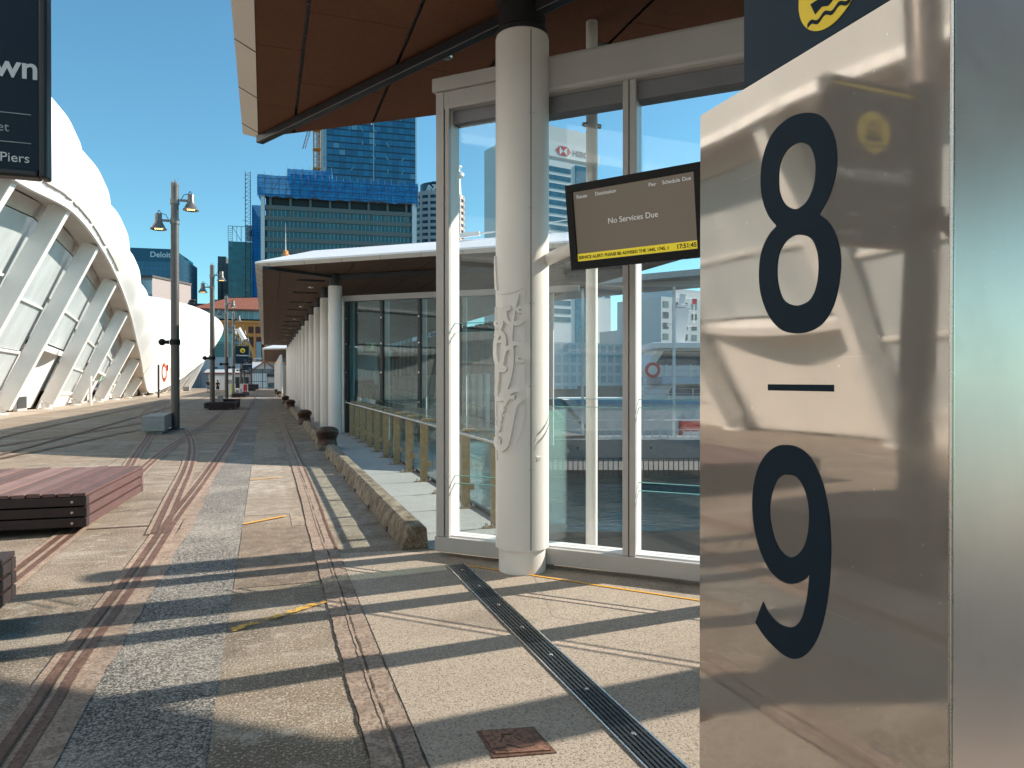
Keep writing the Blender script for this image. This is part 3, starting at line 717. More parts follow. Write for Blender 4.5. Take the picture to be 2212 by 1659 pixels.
for s in SM:
    m = MB(); wbox(m, s-.055,s-.006,.012,.062,.19,4.24); wbox(m, s+.003,s+.055,.012,.060,.19,4.24); m.build('mullion', M['grey_frame'], sc, False, .004)
    m = MB(); wbox(m, s-.05,s+.05,-.155,.010,.19,4.24); m.build('mullion_core', M['pale_frame'], sc, False, .003)
m = MB(); wbox(m, -.03,7.4,.012,.072,.05,.188); m.build('bottom_rail', M['grey_frame'], sc, False, .004)
m = MB(); wbox(m, .0,7.4,-.155,.010,.05,.20); m.build('sill', M['pale_frame'], sc, False, .003)
m = MB(); wbox(m, -.05,.80,-.18,.085,4.345,4.47); wbox(m, .0,.80,-.155,.055,4.18,4.342); m.build('top_rail', M['grey_frame'], sc, False, .006)
m = MB(); wbox(m, .92,7.6,-.10,.11,4.14,4.46); m.build('box_beam', M['grey_frame'], sc, False, .035)
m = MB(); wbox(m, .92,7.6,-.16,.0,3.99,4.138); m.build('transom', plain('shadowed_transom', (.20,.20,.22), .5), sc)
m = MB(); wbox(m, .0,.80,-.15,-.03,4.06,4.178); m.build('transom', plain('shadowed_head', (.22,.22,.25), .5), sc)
def pane(s0, s1, z0, z1, n=-.07): 
    m = MB(); wbox(m, s0,s1,n-.008,n+.008,z0,z1); m.build('glass_pane', M['glass_screen'], sc)
def edge(s0, s1, z):
    m = MB(); wbox(m, s0,s1,-.080,-.060,z-.003,z+.003); m.build('pane_edge', M['glass_edge'], sc)
for s0, s1, cuts in ((.112,SM[0]-.056,[(.70,.75),(2.12,2.19)]),):
    pane(s0, .60, .20, .68); pane(s0, .60, .75, 2.10); pane(s0, .60, 2.19, 4.10)
    edge(s0, .60, .68); edge(s0,.60,.75); edge(s0,.60,2.10); edge(s0,.60,2.19)
    pane(.62, s1, .20, 1.42); pane(.62, s1, 1.49, 4.0); edge(.62, s1, 1.42); edge(.62, s1, 1.49)
ss = [SM[0]]+SM[1:]
for a, b in zip(SM, SM[1:]):
    pane(a+.051, b-.051, .20, .72); pane(a+.051, b-.051, .79, 1.42); pane(a+.051, b-.051, 1.49, 4.0)
    for z in (.72,.79,1.42,1.49): edge(a+.051, b-.051, z)
# short return glass standing behind the column
m = MB(); q0 = wp(.88,-.10); q1 = wp(1.02,-.55); 
for k in range(3):
    d = Vector((.022*k,.012*k,0)); m.beam(q0+d+Vector((0,0,.8)), q1+d+Vector((0,0,.8)), .014, 1.15, Vector((1,1,0)))
m.build('return_glass', M['glass_rail'], sc)
# slim pipe post inside
t = thing('pipe_post', 'slim white pipe post standing behind the glass screen', 'post', (2.85,5.93,0))
MB().tube((0,0,0),(0,0,4.95),.054,.054,24).build('pipe', M['col_white'], t, True)
MB().tube((-.09,0,4.0),(.09,0,4.0),.02,.02,10).build('bolt', M['steel'], t)
MB().lathe([(.10,0),(.10,.02)], n=20).build('base_plate', M['steel'], t)
# more columns of the same pavilion, beyond the screen
for (x, y, l) in ((6.65,7.3,'white round column beyond the screen at the canopy right side'),(7.2,3.6,'white round column standing near the right canopy tip')):
    t = thing('canopy_column', l, 'column', (x,y,0), 0, 'plain white columns under the near canopy')
    MB().lathe([(.21,-3.2),(.21,4.62)], n=40).build('cladding', M['col_white'], t, True)
    MB().lathe([(.19,4.60),(.19,4.96)], n=32).build('collar', M['black_steel'], t, True)

# ================================================================== DISPLAY
ds = thing('departure_display', 'black framed departure screen hung in front of the glass', 'display screen')
c = atD(1366,474,5.0); rx = Vector((2.71-2.10,4.04-4.88,0)).normalized(); upv = Vector((0,0,1)); nn = rx.cross(upv)   # rx to the right, nn towards the camera
tilt = Matrix.Rotation(R(9), 3, rx); upt = tilt @ upv; nt_ = rx.cross(upt)
def dp(u, v, w=0): return c+rx*u+upt*v+nt_*w
def dbox(m, u0,u1,v0,v1,w0,w1):
    q = [dp(u,v,w) for w in (w0,w1) for (u,v) in ((u0,v0),(u1,v0),(u1,v1),(u0,v1))]
    return m.add(q, [(3,2,1,0),(4,5,6,7),(0,1,5,4),(1,2,6,5),(2,3,7,6),(3,0,4,7)])
m = MB(); dbox(m,-.52,.52,-.31,.31,-.13,-.012); m.build('housing', M['black_bolt'], ds, False, .006)
m = MB(); dbox(m,-.52,.52,.255,.31,-.012,.01); dbox(m,-.52,.52,-.31,-.252,-.012,.01); dbox(m,-.52,-.462,-.252,.255,-.012,.01); dbox(m,.462,.52,-.252,.255,-.012,.01)
m.build('bezel', M['black_bolt'], ds, False, .003)
g = N('lit_screen'); g.b.inputs['Emission Color'].default_value = (.085,.068,.050,1); g.b.inputs['Emission Strength'].default_value = .6
scr = g.fin((.02,.019,.018), .22, 0, .4)
m = MB(); dbox(m,-.462,.462,-.252,.255,-.014,-.006); m.build('screen', scr, ds)
m = MB(); dbox(m,-.462,.462,-.250,-.196,-.006,-.004); m.build('ticker_bar', emis('ticker_yellow', (.55,.44,.02), .35), ds)
tw = emis('screen_text', (.28,.29,.29), .6); td = plain('ticker_text', (.03,.028,.01), .6)
def dt(s, u, v, size, mm, bold=.0, al='LEFT', sp=1.0): text(s, 'lettering', mm, ds, dp(u,v,-.003), rx, upt, size, bold, al, .0006, sp)
dt('Route',-.435,.205,.036,tw); dt('Destination',-.28,.205,.036,tw); dt('Pier',.135,.205,.036,tw); dt('Schedule',.235,.205,.036,tw); dt('Due',.378,.205,.036,tw)
dt('No Services Due',0,-.005,.056,tw,0,'CENTER')
dt('SERVICE ALERT: PLEASE BE ADVISED THE 1445, 1745, 1',-.455,-.235,.0315,td,.0008,'LEFT',.95); dt('17:51:45',.31,-.237,.042,td,.0012)
m = MB()
for i in range(9):
    for j in (0,1): dbox(m,.5195,.5215,.20-.045*i-.012*j,.222-.045*i-.012*j,-.10+.04*j,-.075+.04*j)
m.build('vent_slot', M['steel'], ds)
m = MB()
for i in range(14): dbox(m,-.44+.065*i,-.40+.065*i,-.3125,-.3095,-.10,-.04)
m.build('grille', plain('grille_grey', (.10,.10,.105), .4), ds)
m = MB(); a = Vector((CX1+.18,CY1-.13,2.69)); 
m.tube(a, dp(-.2,-.03,-.14), .052,.052,20); m.tube(dp(-.2,-.03,-.16), dp(-.2,-.03,-.12), .09,.09,20); m.build('support_arm', M['col_white'], ds, True)

# ================================================================== PIER PYLON (8 - 9)
XP = 1.5
py = thing('pier_pylon', 'polished steel pier pylon with big dark numerals 8 and 9', 'sign pylon')
pl = atX(1513,250,XP); pr = atX(2055,250,XP); ztop = pl.z
m = MB(); m.box(XP,XP+.006,pr.y,pl.y,0,ztop); m.build('mirror_face', M['mirror'], py)
m = MB(); m.box(XP+.0065,XP+.30,pr.y,pl.y,0,ztop-.001); m.build('satin_body', M['satin'], py)
m = MB(); m.tube((XP+.004,pr.y,0),(XP+.004,pr.y,ztop),.006,.006,10); m.build('corner_seam', M['steel'], py, True)
yb = atX(1605,100,XP).y
m = MB(); m.box(XP+.002,XP+.28,pr.y-.0+.004,yb,ztop+.001,4.3); m.build('blade', M['navy'], py, False, .004)
def num(pts, sc0, corners=()):
    q = []
    for x, y in pts:
        p = atX(1493+.5*x, (829.5 if sc0 else 0)+.5*y, XP); q.append((-p.y, p.z))      # right axis = -Y
    return crom(q, corners, 6)
e8 = [(508,487),(560,500),(600,545),(625,610),(632,690),(622,770),(597,850),(555,926),(600,965),(632,1030),(647,1120),(640,1220),(615,1320),(570,1395),(510,1432),(445,1440),(385,1420),(335,1360),(303,1270),(295,1180),(305,1090),(335,1020),(371,976),(335,930),(310,860),(302,780),(310,690),(340,600),(385,540),(445,500)]
h1 = [(478,616),(515,632),(535,680),(540,730),(532,800),(505,865),(470,898),(440,902),(405,880),(383,830),(379,770),(385,710),(410,655),(445,625)]
h2 = [(478,1015),(520,1030),(545,1080),(553,1150),(545,1230),(520,1290),(480,1316),(440,1318),(400,1295),(378,1235),(372,1170),(380,1100),(405,1050),(440,1020)]
e9 = [(279,1030),(312,940),(335,985),(375,1030),(420,1050),(455,1043),(480,1010),(497,950),(507,890),(513,820),(490,845),(445,863),(400,855),(350,815),(310,745),(280,650),(267,550),(270,450),(290,365),(325,305),(370,270),(415,263),(465,275),(515,315),(555,390),(580,470),(598,570),(606,700),(602,820),(590,930),(570,1030),(540,1110),(500,1165),(455,1187),(410,1175),(360,1135),(315,1085)]
h9 = [(415,391),(455,400),(485,440),(505,500),(512,570),(505,650),(485,710),(450,745),(415,742),(380,705),(355,640),(342,560),(348,480),(370,420),(390,398)]
og, rg, ug = (XP-.0015,0,0), (0,-1,0), (0,0,1)
outline([num(e8,0,(7,22)), num(h1,0), num(h2,0)], 'numeral', M['navy_dec'], py, og, rg, ug, .001)
outline([num(e9,1,(0,1,9)), num(h9,1)], 'numeral', M['navy_dec'], py, og, rg, ug, .001)
dd = [atX(1493+.5*x, 829.5+.5*y, XP) for x, y in ((334,2),(616,2),(616,30),(334,30))]
outline([[(-p.y,(dd[0].z+dd[1].z)/2 if i < 2 else (dd[2].z+dd[3].z)/2) for i, p in enumerate(dd)]], 'dash', M['navy_dec'], py, og, rg, ug, .001)
def ring(cx, cz, r, n=48): return [(cx+r*math.cos(2*math.pi*k/n), cz+r*math.sin(2*math.pi*k/n)) for k in range(n)]
def ferry_icon(cx, cz, r, parent, org, right, up, ydisc, mk):
    outline([ring(cx,cz,r)], 'disc', ydisc, parent, org, right, up, .001)
    o2 = Vector(org)+Vector(right).cross(Vector(up))*.0015
    S_ = lambda P: [(cx+x*r, cz+z*r) for x, z in P]
    parts = [S_([(-.58,-.18),(.58,-.18),(.42,-.50),(.2,-.42),(0,-.50),(-.2,-.42),(-.42,-.50)]), S_([(-.42,-.12),(-.36,.36),(.36,.36),(.42,-.12)]), S_([(-.16,.42),(-.16,.60),(.16,.60),(.16,.42)])]
    wv = [(-.68+.04*i, -.62+.05*math.sin(i*.55)) for i in range(35)]; parts.append(S_(wv+[(x,z-.10) for x,z in reversed(wv)]))
    hole = S_([(-.26,.06),(-.23,.26),(.23,.26),(.26,.06)])
    parts.append(hole)
    outline(parts, 'ferry_symbol', mk, parent, o2, right, up, .001)
pc = atX(1778,65.5,XP); pL = atX(1741,0,XP)
r_ = .118; ferry_icon(-atX(1790,0,XP).y, pc.z+r_, r_, py, (XP,0,0), rg, ug, M['yellow'], M['navy_dec'])

# ================================================================== STREET LAMPS
def lamp():
    t = thing('street_lamp', '', 'street lamp', (0,0,0), 0, 'twin-headed grey street lamps in a row')
    MB().lathe([(.14,0),(.138,3.0),(.122,8.22),(.11,8.22)], n=24).build('pole', M['galv'], t, True)
    MB().lathe([(.30,.0),(.30,.03),(.20,.05)], n=24).build('base_plate', M['black_steel'], t, True)
    m = MB()
    for z in (7.72,7.05): m.lathe([(.125,z-.09),(.15,z-.09),(.15,z+.09),(.125,z+.09)], n=24, cap=False)
    m.lathe([(.12,8.20),(.13,8.22),(.13,8.34),(.09,8.36)], n=24); m.tube((0,0,8.36),(0,0,8.46),.03,.02,8)
    for k in range(4): m.tube((.1*math.cos(k*1.6),.1*math.sin(k*1.6),8.34),(.1*math.cos(k*1.6),.1*math.sin(k*1.6),8.52),.006,.004,5)
    m.build('collar', M['lamp_head'], t, True)
    for sx, z in ((1,7.78),(-1,7.06)):
        a = MB(); a.beam((sx*.16,0,z),(sx*.40,0,z),.08,.07); a.build('arm', M['lamp_head'], t); MB().path([(sx*.2,.02,z+.05),(sx*.28,.02,z+.2),(sx*.42,.0,z+.24),(sx*.44,0,z+.27),(sx*.48,0,z+.34),(sx*.55,0,z+.2)],.011,6).build('cable', M['black_bolt'], t)
        cx = sx*.50
        h = MB().lathe([(.10,z+.22),(.11,z+.20),(.11,z-.02),(.12,z-.05),(.13,z-.08),(.225,z-.27),(.255,z-.285),(.255,z-.32),(.23,z-.32),(.18,z-.25)], (cx,0,0), 24)
        hd = h.build('lamp_head', M['lamp_head'], t, True)
        MB().lathe([(.18,z-.288),(.18,z-.283)], (cx,0,0), 20).build('lens', plain('lamp_lens', (.15,.13,.10), .2), hd)
        l = MB()
        for i in range(4):
            for j in range(3): l.box(cx-.12+.065*i,cx-.08+.065*i,-.10+.07*j,-.05+.07*j,z-.298,z-.29)
        l.build('led_array', M['led'], hd)
    m = MB(); m.tube((-.18,0,2.95),(-.30,0,2.95),.07,.06,12); m.sphere((-.40,0,2.95),.12,14,8); m.lathe([(.137,2.86),(.168,2.86),(.168,3.04),(.137,3.04)], n=20, cap=False)
    m.build('floodlight', M['black_bolt'], t, True)
    return t
L0 = lamp()
lampY = [26.5,44.6,60.8,74.5,96,112]
labs = ['nearest twin-headed street lamp, beside the grey concrete seat','second street lamp, standing behind the dark timber platform','third street lamp along the row, by the litter bins','fourth street lamp, carrying the far navy banner sign','fifth small street lamp along the row','sixth and farthest small street lamp']
lamps = []
for i, y in enumerate(lampY):
    o = L0 if i == 0 else copy_tree(L0); o.location = (-2.87+(.0 if i else 0), y, 0); o["label"] = labs[i]; lamps.append(o)
o = copy_tree(L0); o.location = (-2.06, 4.36, 0); o["label"] = 'street lamp pole beside the navy banner at the left edge'
# cctv on third lamp, spotlight on the fourth
t = thing('spotlight', 'white cylinder spotlight angled down on the fourth lamp pole', 'spotlight', (-2.87,74.5,6.4))
MB().beam((.15,0,.15),(.5,0,.15),.08,.06).build('bracket', M['lamp_head'], t); MB().tube((.45,-.05,.35),(1.0,-.1,-.75),.20,.24,18).build('barrel', M['white_paint'], t, True)

def banner(loc, label, sc=1.0):
    t = thing('banner_sign', label, 'sign', loc); t.scale = (sc,sc,sc); w, h = .80, 1.20      # local: x right, z up, faces -Y
    MB().box(0,w,-.03,.03,0,h).build('panel', M['navy'], t)
    m = MB()
    m.box(0,w,-.05,.05,-.04,-.001); m.box(w+.001,w+.04,-.05,.05,-.04,h+.04); m.box(0,w,-.05,.05,h+.001,h+.04); m.box(-.04,-.001,-.05,.05,-.04,h+.04); m.build('frame', M['black_steel'], t, False, .012)
    MB().box(.0,w,-.034,-.031,h-.03,h-.004).build('top_stripe', M['yellow'], t)
    for z in (.2, h-.28): MB().box(-.13,-.041,-.03,.03,z,z+.07).build('bracket', M['lamp_head'], t)
    rg_, ug_ = (1,0,0), (0,0,1); f = -.0335
    ferry_icon(w*.5+.03, .85, .158, t, (0,f+.001,0), rg_, ug_, M['yellow'], M['navy_dec'])
    text('Downtown', 'lettering', M['text_white'], t, (w*.5+.02,f,.475), rg_, ug_, .165, .003, 'CENTER', .001)
    for z in (.285,.135): MB().box(.05,w-.035,f-.001,f+.002,z,z+.004).build('rule', M['text_grey'], t)
    text('Street', 'lettering', M['text_grey'], t, (w-.132,f,.19), rg_, ug_, .068, 0, 'RIGHT', .001)
    text('o · Piers', 'lettering', M['text_white'], t, (w-.04,f,.035), rg_, ug_, .068, 0, 'RIGHT', .001)
    outline([ring(.575,.108,.024), ring(.575,.108,.021)], 'route_ring', M['yellow'], t, (0,f,0), rg_, ug_, .001)
    return t
banner((-1.915,4.36,2.75), 'navy banner sign hanging at the top left corner of the view')
banner((-2.66,74.5,3.36), 'far navy banner sign with yellow disc on the fourth lamp', 1.45)
banner((-2.66,96,3.0), 'farthest navy banner sign half hidden behind the other', 1.4)

# ================================================================== TIMBER PLATFORMS, SEATS, BINS
def platform(label, w, d, loc, rz, h=.42, mat='timber', grp='timber platforms on castors'):
    t = thing('timber_platform', label, 'bench', loc, rz, grp)   # origin = right-front corner; extends -x, +y
    dk = MB(); n = int(w/.143); 
    for i in range(n): dk.box(-(i+1)*.143+.010,-i*.143-.010,.0,d,h-.042,h+random.uniform(-.008,.004))
    dk.build('deck_plank', M[mat], t, False, .004)
    hh = (h-.07-.045)/3.0
    for k in range(3):
        z1 = h-.046-k*hh; z0 = z1-hh+.016
        md = M['timber_dark'] if mat == 'timber_dark' else M['timber']
        MB().box(-w,-.002+.003*(k%2),.002,.10,z0,z1).build('beam', M['timber_dark'], t, False, .006)  # front beam in darker timber: its shade is put into the colour
        MB().box(-w,-.002+.003*(k%2),d-.10,d-.002,z0,z1).build('beam', md, t, False, .006)
        MB().box(-.10,-.004,.101,d-.101,z0+.004,z1-.004).build('beam', md, t, False, .006)
        MB().box(-w,-w+.10,.101,d-.101,z0,z1).build('beam', md, t, False, .006)
    MB().box(-w+.12,-.12,.14,d-.14,.10,h-.06).build('core', M['black_bolt'], t)
    m = MB()
    for x in (-.28,-w+.28):
        for y in (.3,d-.3): m.tube((x-.03,y,.06),(x+.03,y,.06),.06,.06,16)
    m.build('castor', M['black_bolt'], t, True)
    m = MB()
    for k in range(3): m.tube((-.14,.004,h-.1-k*hh),(-.14,-.006,h-.1-k*hh),.014,.014,10)
    m.build('bolt_head', M['steel'], t)
    return t
platform('large reddish timber platform in the sun left of the rails', 3.4, 2.55, (-1.80,8.65,0), R(-4), .455)
platform('timber platform corner cut by the left picture edge', 2.6, 1.25, (-1.685,4.80,0), R(1), .42, 'timber_dark')  # dark timber colour stands in for the shadow over this platform
platform('dark timber platform in front of the second street lamp', 1.8, 1.2, (-1.42,43.0,0), 0, .42, 'timber_dark')
platform('smaller dark timber platform behind the first dark one', 1.2, 1.2, (-1.42,45.2,0), 0, .55, 'timber_dark')
platform('dark timber platform beside the litter bin', 1.4, 1.2, (-1.62,73.2,0), 0, .42, 'timber_dark')
platform('sunlit pinkish timber platform beyond the bins', 1.5, 2.0, (-1.6,80,0), 0, .42, 'timber')
platform('far black timber platform before the gate', 1.9, 2.2, (-1.3,116,0), 0, .55, 'timber_dark')
platform('farther raised black timber box before the gate', 2.2, 2.2, (-1.0,132,0), 0, 1.0, 'timber_dark')
platform('low dark timber box by the far leaning legs', 2.2, .7, (-7.6,141,0), 0, .5, 'timber_dark')
def cseat(loc, label, w, d, h, rz=0):
    t = thing('concrete_bench', label, 'bench', loc, rz, 'grey concrete block benches')
    MB().box(0,w,0,d,.10,h).build('block', M['block'], t, False, .015); MB().box(.08,w-.08,.12,d-.12,0,.099).build('foot', M['block'], t)
cseat((-3.52,24.0,0), 'grey concrete block seat beside the nearest street lamp', .62, 2.4, .56, R(2))
cseat((-2.95,46.6,0), 'grey concrete block seat behind the dark platform', .75, 1.2, .56)
cseat((-13.3,120,0), 'pale concrete block by the far leaning legs', .9, 1.2, .7)
cseat((-12.0,121,0), 'second pale concrete block by the far leaning legs', .9, 1.2, .7)
def counterweight(loc, label):
    t = thing('concrete_weight', label, 'concrete block', loc, 0, 'tapered concrete weights')
    MB().lathe([(.27,0),(.27,.06),(.20,.75),(.17,.80)], n=4).xform(Matrix.Rotation(R(45),4,'Z')).build('block', M['block'], t, False, .02)
counterweight((-2.45,44.6,0), 'tapered concrete weight on the ground beside the second street lamp')
counterweight((-2.45,74.2,0), 'tapered concrete weight beside the fourth street lamp')
counterweight((-2.4,79,0), 'tapered concrete weight beyond the litter bins')
def wbin(loc, mat, word, label):
    t = thing('litter_bin', label, 'bin', loc, 0, 'tall white street bins')
    MB().box(-.42,.42,0,.75,0,1.25).build('body', M['white_paint'], t, False, .03)
    MB().box(-.06,.30,-.012,-.002,.04,1.22).build('front_panel', M[mat], t)
    MB().box(-.45,.45,-.03,.78,1.252,1.30).build('lid', M['white_paint'], t, False, .01)
    text(word, 'lettering', M['text_white'] if mat=='red' else M['navy_dec'], t, (.20,-.016,.15), (0,0,1), (-1,0,0), .20, .004, 'LEFT', .001)
wbin((-3.45,83.5,0), 'bin_yellow', 'Recycling', 'white street bin with yellow recycling panel')
wbin((-2.15,83.5,0), 'red', 'Litter', 'white street bin with red litter panel')
def cone(loc, label):
    t = thing('traffic_cone', label, 'traffic cone', loc, 0, 'orange traffic cones')
    MB().box(-.22,.22,-.22,.22,0,.04).lathe([(.19,.04),(.04,.90),(.03,.92)], n=20).build('cone_body', M['orange'], t, True)
    MB().lathe([(.142,.36),(.106,.56)], n=20, cap=False).lathe([(.088,.66),(.066,.78)], n=20, cap=False).build('white_band', M['cone_white'], t, True)
cone((-4.95,103,0), 'orange traffic cone beside the walking couple'); cone((-3.4,112,0), 'orange traffic cone behind the recycling bin')
# life ring stand, white service post
t = thing('life_ring_stand', 'black post carrying an orange life ring by the white pavilion', 'life ring', (-9.75,76.4,0))
MB().tube((0,0,0),(0,0,3.2),.09,.09,14).build('post', M['black_steel'], t, True)
m = MB(); n = 24; q = []
for k in range(n):
    a = 2*math.pi*k/n
    for j in range(10):
        b = 2*math.pi*j/10; r = .55+.13*math.cos(b); q.append((.5+.35*r*math.cos(a), .13*math.sin(b), 2.45+1.3*r*math.sin(a)*1.05))
m.add(q, [(k*10+j,(k*10+(j+1)%10),((k+1)%n)*10+(j+1)%10,((k+1)%n)*10+j) for k in range(n) for j in range(10)])
m.build('life_ring', M['orange'], t, True); MB().box(.7,.85,-.05,.05,2.6,3.2).build('ring_hook', M['red'], t)
t = thing('service_post', 'short white pipe post before the pavilion door', 'post', (-11.0,54,0))
MB().tube((0,0,0),(0,0,1.95),.10,.10,16).build('pipe', M['white_paint'], t, True); MB().tube((.08,0,1.6),(.32,0,1.6),.05,.05,10).build('valve', M['white_paint'], t, True)

# ================================================================== PEOPLE
def person(loc, label, H, man):
    t = thing('person', label, 'person', loc, 0); s = H/1.75
    J = [(0,0,.93),(0,0,1.15),(0,.01,1.38),(0,.01,1.50),(0,.0,1.60),(0,-.01,1.70),
         (-.19,0,1.40),(-.25,.02,1.13),(-.25,-.06,.90),(-.25,-.09,.80),(.19,0,1.40),(.25,-.02,1.13),(.25,-.05,.90),(.25,-.08,.80),
         (-.10,0,.88),(-.11,-.08,.50),(-.11,.06,.10),(-.11,-.10,.035),(.10,0,.88),(.11,.10,.50),(.11,.02,.10),(.11,.16,.035)]
    Ed = [(0,1),(1,2),(2,3),(3,4),(4,5),(2,6),(6,7),(7,8),(8,9),(2,10),(10,11),(11,12),(12,13),(0,14),(14,15),(15,16),(16,17),(0,18),(18,19),(19,20),(20,21)]
    rad = [.13,.13,.15,.06,.095,.08,.065,.045,.033,.03,.065,.045,.033,.03,.085,.06,.042,.04,.085,.06,.042,.04]
    me = bpy.data.meshes.new('body'); me.from_pydata([tuple(x*s for x in j) for j in J], Ed, []); me.update()
    o = link('body', me, M['skin'], t); md = o.modifiers.new('skin', 'SKIN'); 
    for v, r in zip(me.skin_vertices[0].data, rad): v.radius = (r*s, r*s*.8)
    me.skin_vertices[0].data[0].use_root = True
    o.modifiers.new('sub', 'SUBSURF').render_levels = 1
    w = 1.0 if man else .86
    MB().lathe([(.17*w,.90),(.165*w,1.1),(.205*w,1.3),(.20*w,1.41),(.08,1.47)], n=18, sx=1.05, sy=.72).xform(Matrix.Scale(s,4)).tube((-.19*s*w,0,1.40*s),(-.255*s*w,.01,1.16*s),.075*s,.07*s,10).tube((.19*s*w,0,1.40*s),(.255*s*w,-.01,1.16*s),.075*s,.07*s,10).build('shirt', M['shirt'] if man else M['blackcloth'], t, True)
    m = MB(); m.lathe([(.175*w,.93),(.20,.84),(.20,.80)], n=18, sx=1.05, sy=.75).xform(Matrix.Scale(s,4))
    if man: m.tube((-.10*s,0,.86*s),(-.11*s,-.06*s,.52*s),.105*s,.10*s,12).tube((.10*s,0,.86*s),(.11*s,.07*s,.52*s),.105*s,.10*s,12)
    else: m.lathe([(.20*s,.84*s),(.21*s,.52*s)], n=16, sx=1.0, sy=.75)
    m.build('shorts' if man else 'skirt', M['denim'] if man else M['blackcloth'], t, True)
    MB().sphere((0,.02*s,1.665*s),.112*s,14,8,1.1 if man else 1.35).build('hair', M['hair'], t, True)
    m = MB(); m.box(-.16*s,-.06*s,-.18*s,.10*s,0,.06*s).box(.06*s,.16*s,-.02*s,.24*s,0,.06*s); m.build('shoe', M['blackcloth'], t, False, .01)
person((-7.0,101.4,0), 'man in navy shirt and pale denim shorts walking away', 1.86, True)
person((-5.85,101.0,0), 'woman with dark hair in black top and skirt walking away', 1.70, False)

# ================================================================== COLUMN ROW UNDER SECOND CANOPY
def rowcol():
    t = thing('canopy_column', '', 'column', (0,0,0), 0, 'row of white round columns under the second canopy')
    MB().lathe([(.205,0),(.21,.02),(.21,4.56),(.20,4.58)], n=40).build('cladding', M['col_white'], t, True)
    MB().lathe([(.175,4.57),(.175,4.90),(.20,4.91),(.20,4.95)], n=32).build('collar', M['black_steel'], t, True)
    return t
rc = rowcol()
for i in range(13):
    o = rc if i == 0 else copy_tree(rc); o.location = (2.07, 22.6+3.42*i, 0)
    o["label"] = ('nearest plain white column at the head of the row' if i == 0 else ORD[i]+' white column from the near end of the row')
for i in range(3):
    o = copy_tree(rc); o.location = (2.05,66.8+(i*30 if i else 0),0)
    o["label"] = ['white column beside the beige cabinet past the row end','white column under the near part of the third canopy','white column under the far part of the third canopy'][i]
# thin white blade wall of the far canopy and beige cabinet
t = thing('cabinet', 'tall beige steel cabinet at the end of the column row', 'cabinet', (1.55,67.0,0))
MB().box(0,1.0,0,.8,0,3.05).build('body', plain('beige_cabinet', (.50,.45,.38), .5, 0, .08, 1), t, False, .02); MB().box(.35,.95,-.02,-.002,.1,2.4).build('door', plain('beige_door', (.46,.41,.345), .5, 0, .08, 1), t); MB().box(.86,.90,-.05,-.022,1.1,1.3).build('handle', M['steel'], t)
MB().box(.2,1.0,-.05,.5,3.06,3.75).build('top_box', plain('grey_box', (.13,.125,.13), .5), t)
t = thing('fin_wall', 'long white finned screen wall under the third canopy', 'wall', (1.55,79,0))
for i in range(26): MB().box(0,.22,i*1.9,i*1.9+.6,0,4.4).build('fin', M['col_white'], t)
MB().box(.14,.20,.3,49.6,.05,4.3).build('wall_panel', M['grey_frame'], t)

# ================================================================== BALUSTRADE
bl = thing('balustrade', 'steel and glass balustrade behind the kerb along the wharf edge', 'balustrade')
ys = [11.36+1.27*k for k in range(-3,9)]
for y in ys:
    p = MB().box(2.385,2.505,y-.008,y+.008,.02,.99).build('post', M['bronze'], bl, False, .002)
    MB().box(2.30,2.59,y-.045,y+.045,Zs+.001,.019).build('foot_plate', M['bronze'], p, False, .003)
    b = MB()
    for x in (2.335,2.40,2.49,2.555): b.tube((x,y-.028,.02),(x,y-.028,.055),.010,.010,8).tube((x,y+.028,.02),(x,y+.028,.055),.010,.010,8)
    b.build('anchor_bolt', M['steel'], p)
    MB().box(2.50,2.56,y-.03,y+.015,.24,.33).build('glass_clamp', M['bronze'], p, False, .003); MB().box(2.42,2.58,y-.04,y+.04,.991,1.03).build('top_clamp', M['bronze'], p, False, .003)
for a, b in zip([6.9]+ys, ys+[22.1]):
    MB().box(2.585,2.599,a+.012,b-.012,.06,1.17).build('glass_panel', M['glass_rail'], bl)
m = MB(); m.tube((2.345,7.0,.985),(2.345,22.2,.985),.022,.022,14)
for y in ys: m.tube((2.345,y,.985),(2.385,y,.955),.008,.008,6)
m.build('handrail', M['steel'], bl, True)
m = MB(); m.tube((2.66,7.0,.93),(2.66,22.2,.93),.018,.018,12); m.build('inner_handrail', M['steel'], bl, True)
m = MB(); m.box(2.57,2.615,6.9,22.2,.006,.058); m.build('base_shoe', M['dark_frame'], bl)

# ================================================================== PAVILION GLASS (under second canopy)
pv = thing('glass_pavilion', 'dark framed glass waiting pavilion under the second canopy', 'pavilion')
Q0 = Vector((2.42,22.9)); QD = Vector((.775,-.632)); QN = Vector((-.632,-.775))
def qbox(m, s0,s1,n0,n1,z0,z1):
    q = [];
    for z in (z0,z1):
        for s, n in ((s0,n0),(s1,n0),(s1,n1),(s0,n1)):
            p = Q0+QD*s+QN*n; q.append((p.x,p.y,z))
    return m.add(q, [(3,2,1,0),(4,5,6,7),(0,1,5,4),(1,2,6,5),(2,3,7,6),(3,0,4,7)])
m = MB(); qbox(m,-.05,7.6,-.12,.10,4.14,4.32); m.build('head_beam', M['grey_frame'], pv, False, .01)
qs = [.06,1.32,2.62,3.95,5.3,6.65]
for i, s in enumerate(qs):
    m = MB(); qbox(m, s-.045,s+.045,-.06,.06,-.2,4.13); m.build('mullion', M['dark_frame'], pv)
    m = MB(); qbox(m, s+.05,s+.17,-.16,-.08,-.2,4.13); m.build('mullion_fin', M['grey_frame'], pv)
for a, b in zip(qs, qs[1:]):
    m = MB(); qbox(m, a+.046,b-.046,-.01,.01,-.2,4.13); m.build('glass_pane', M['glass_dark'], pv)
m = MB()
for s in qs:
    for z in (1.0,1.9,2.8,3.6): qbox(m, s-.02,s+.02,.061,.08,z-.02,z+.02)
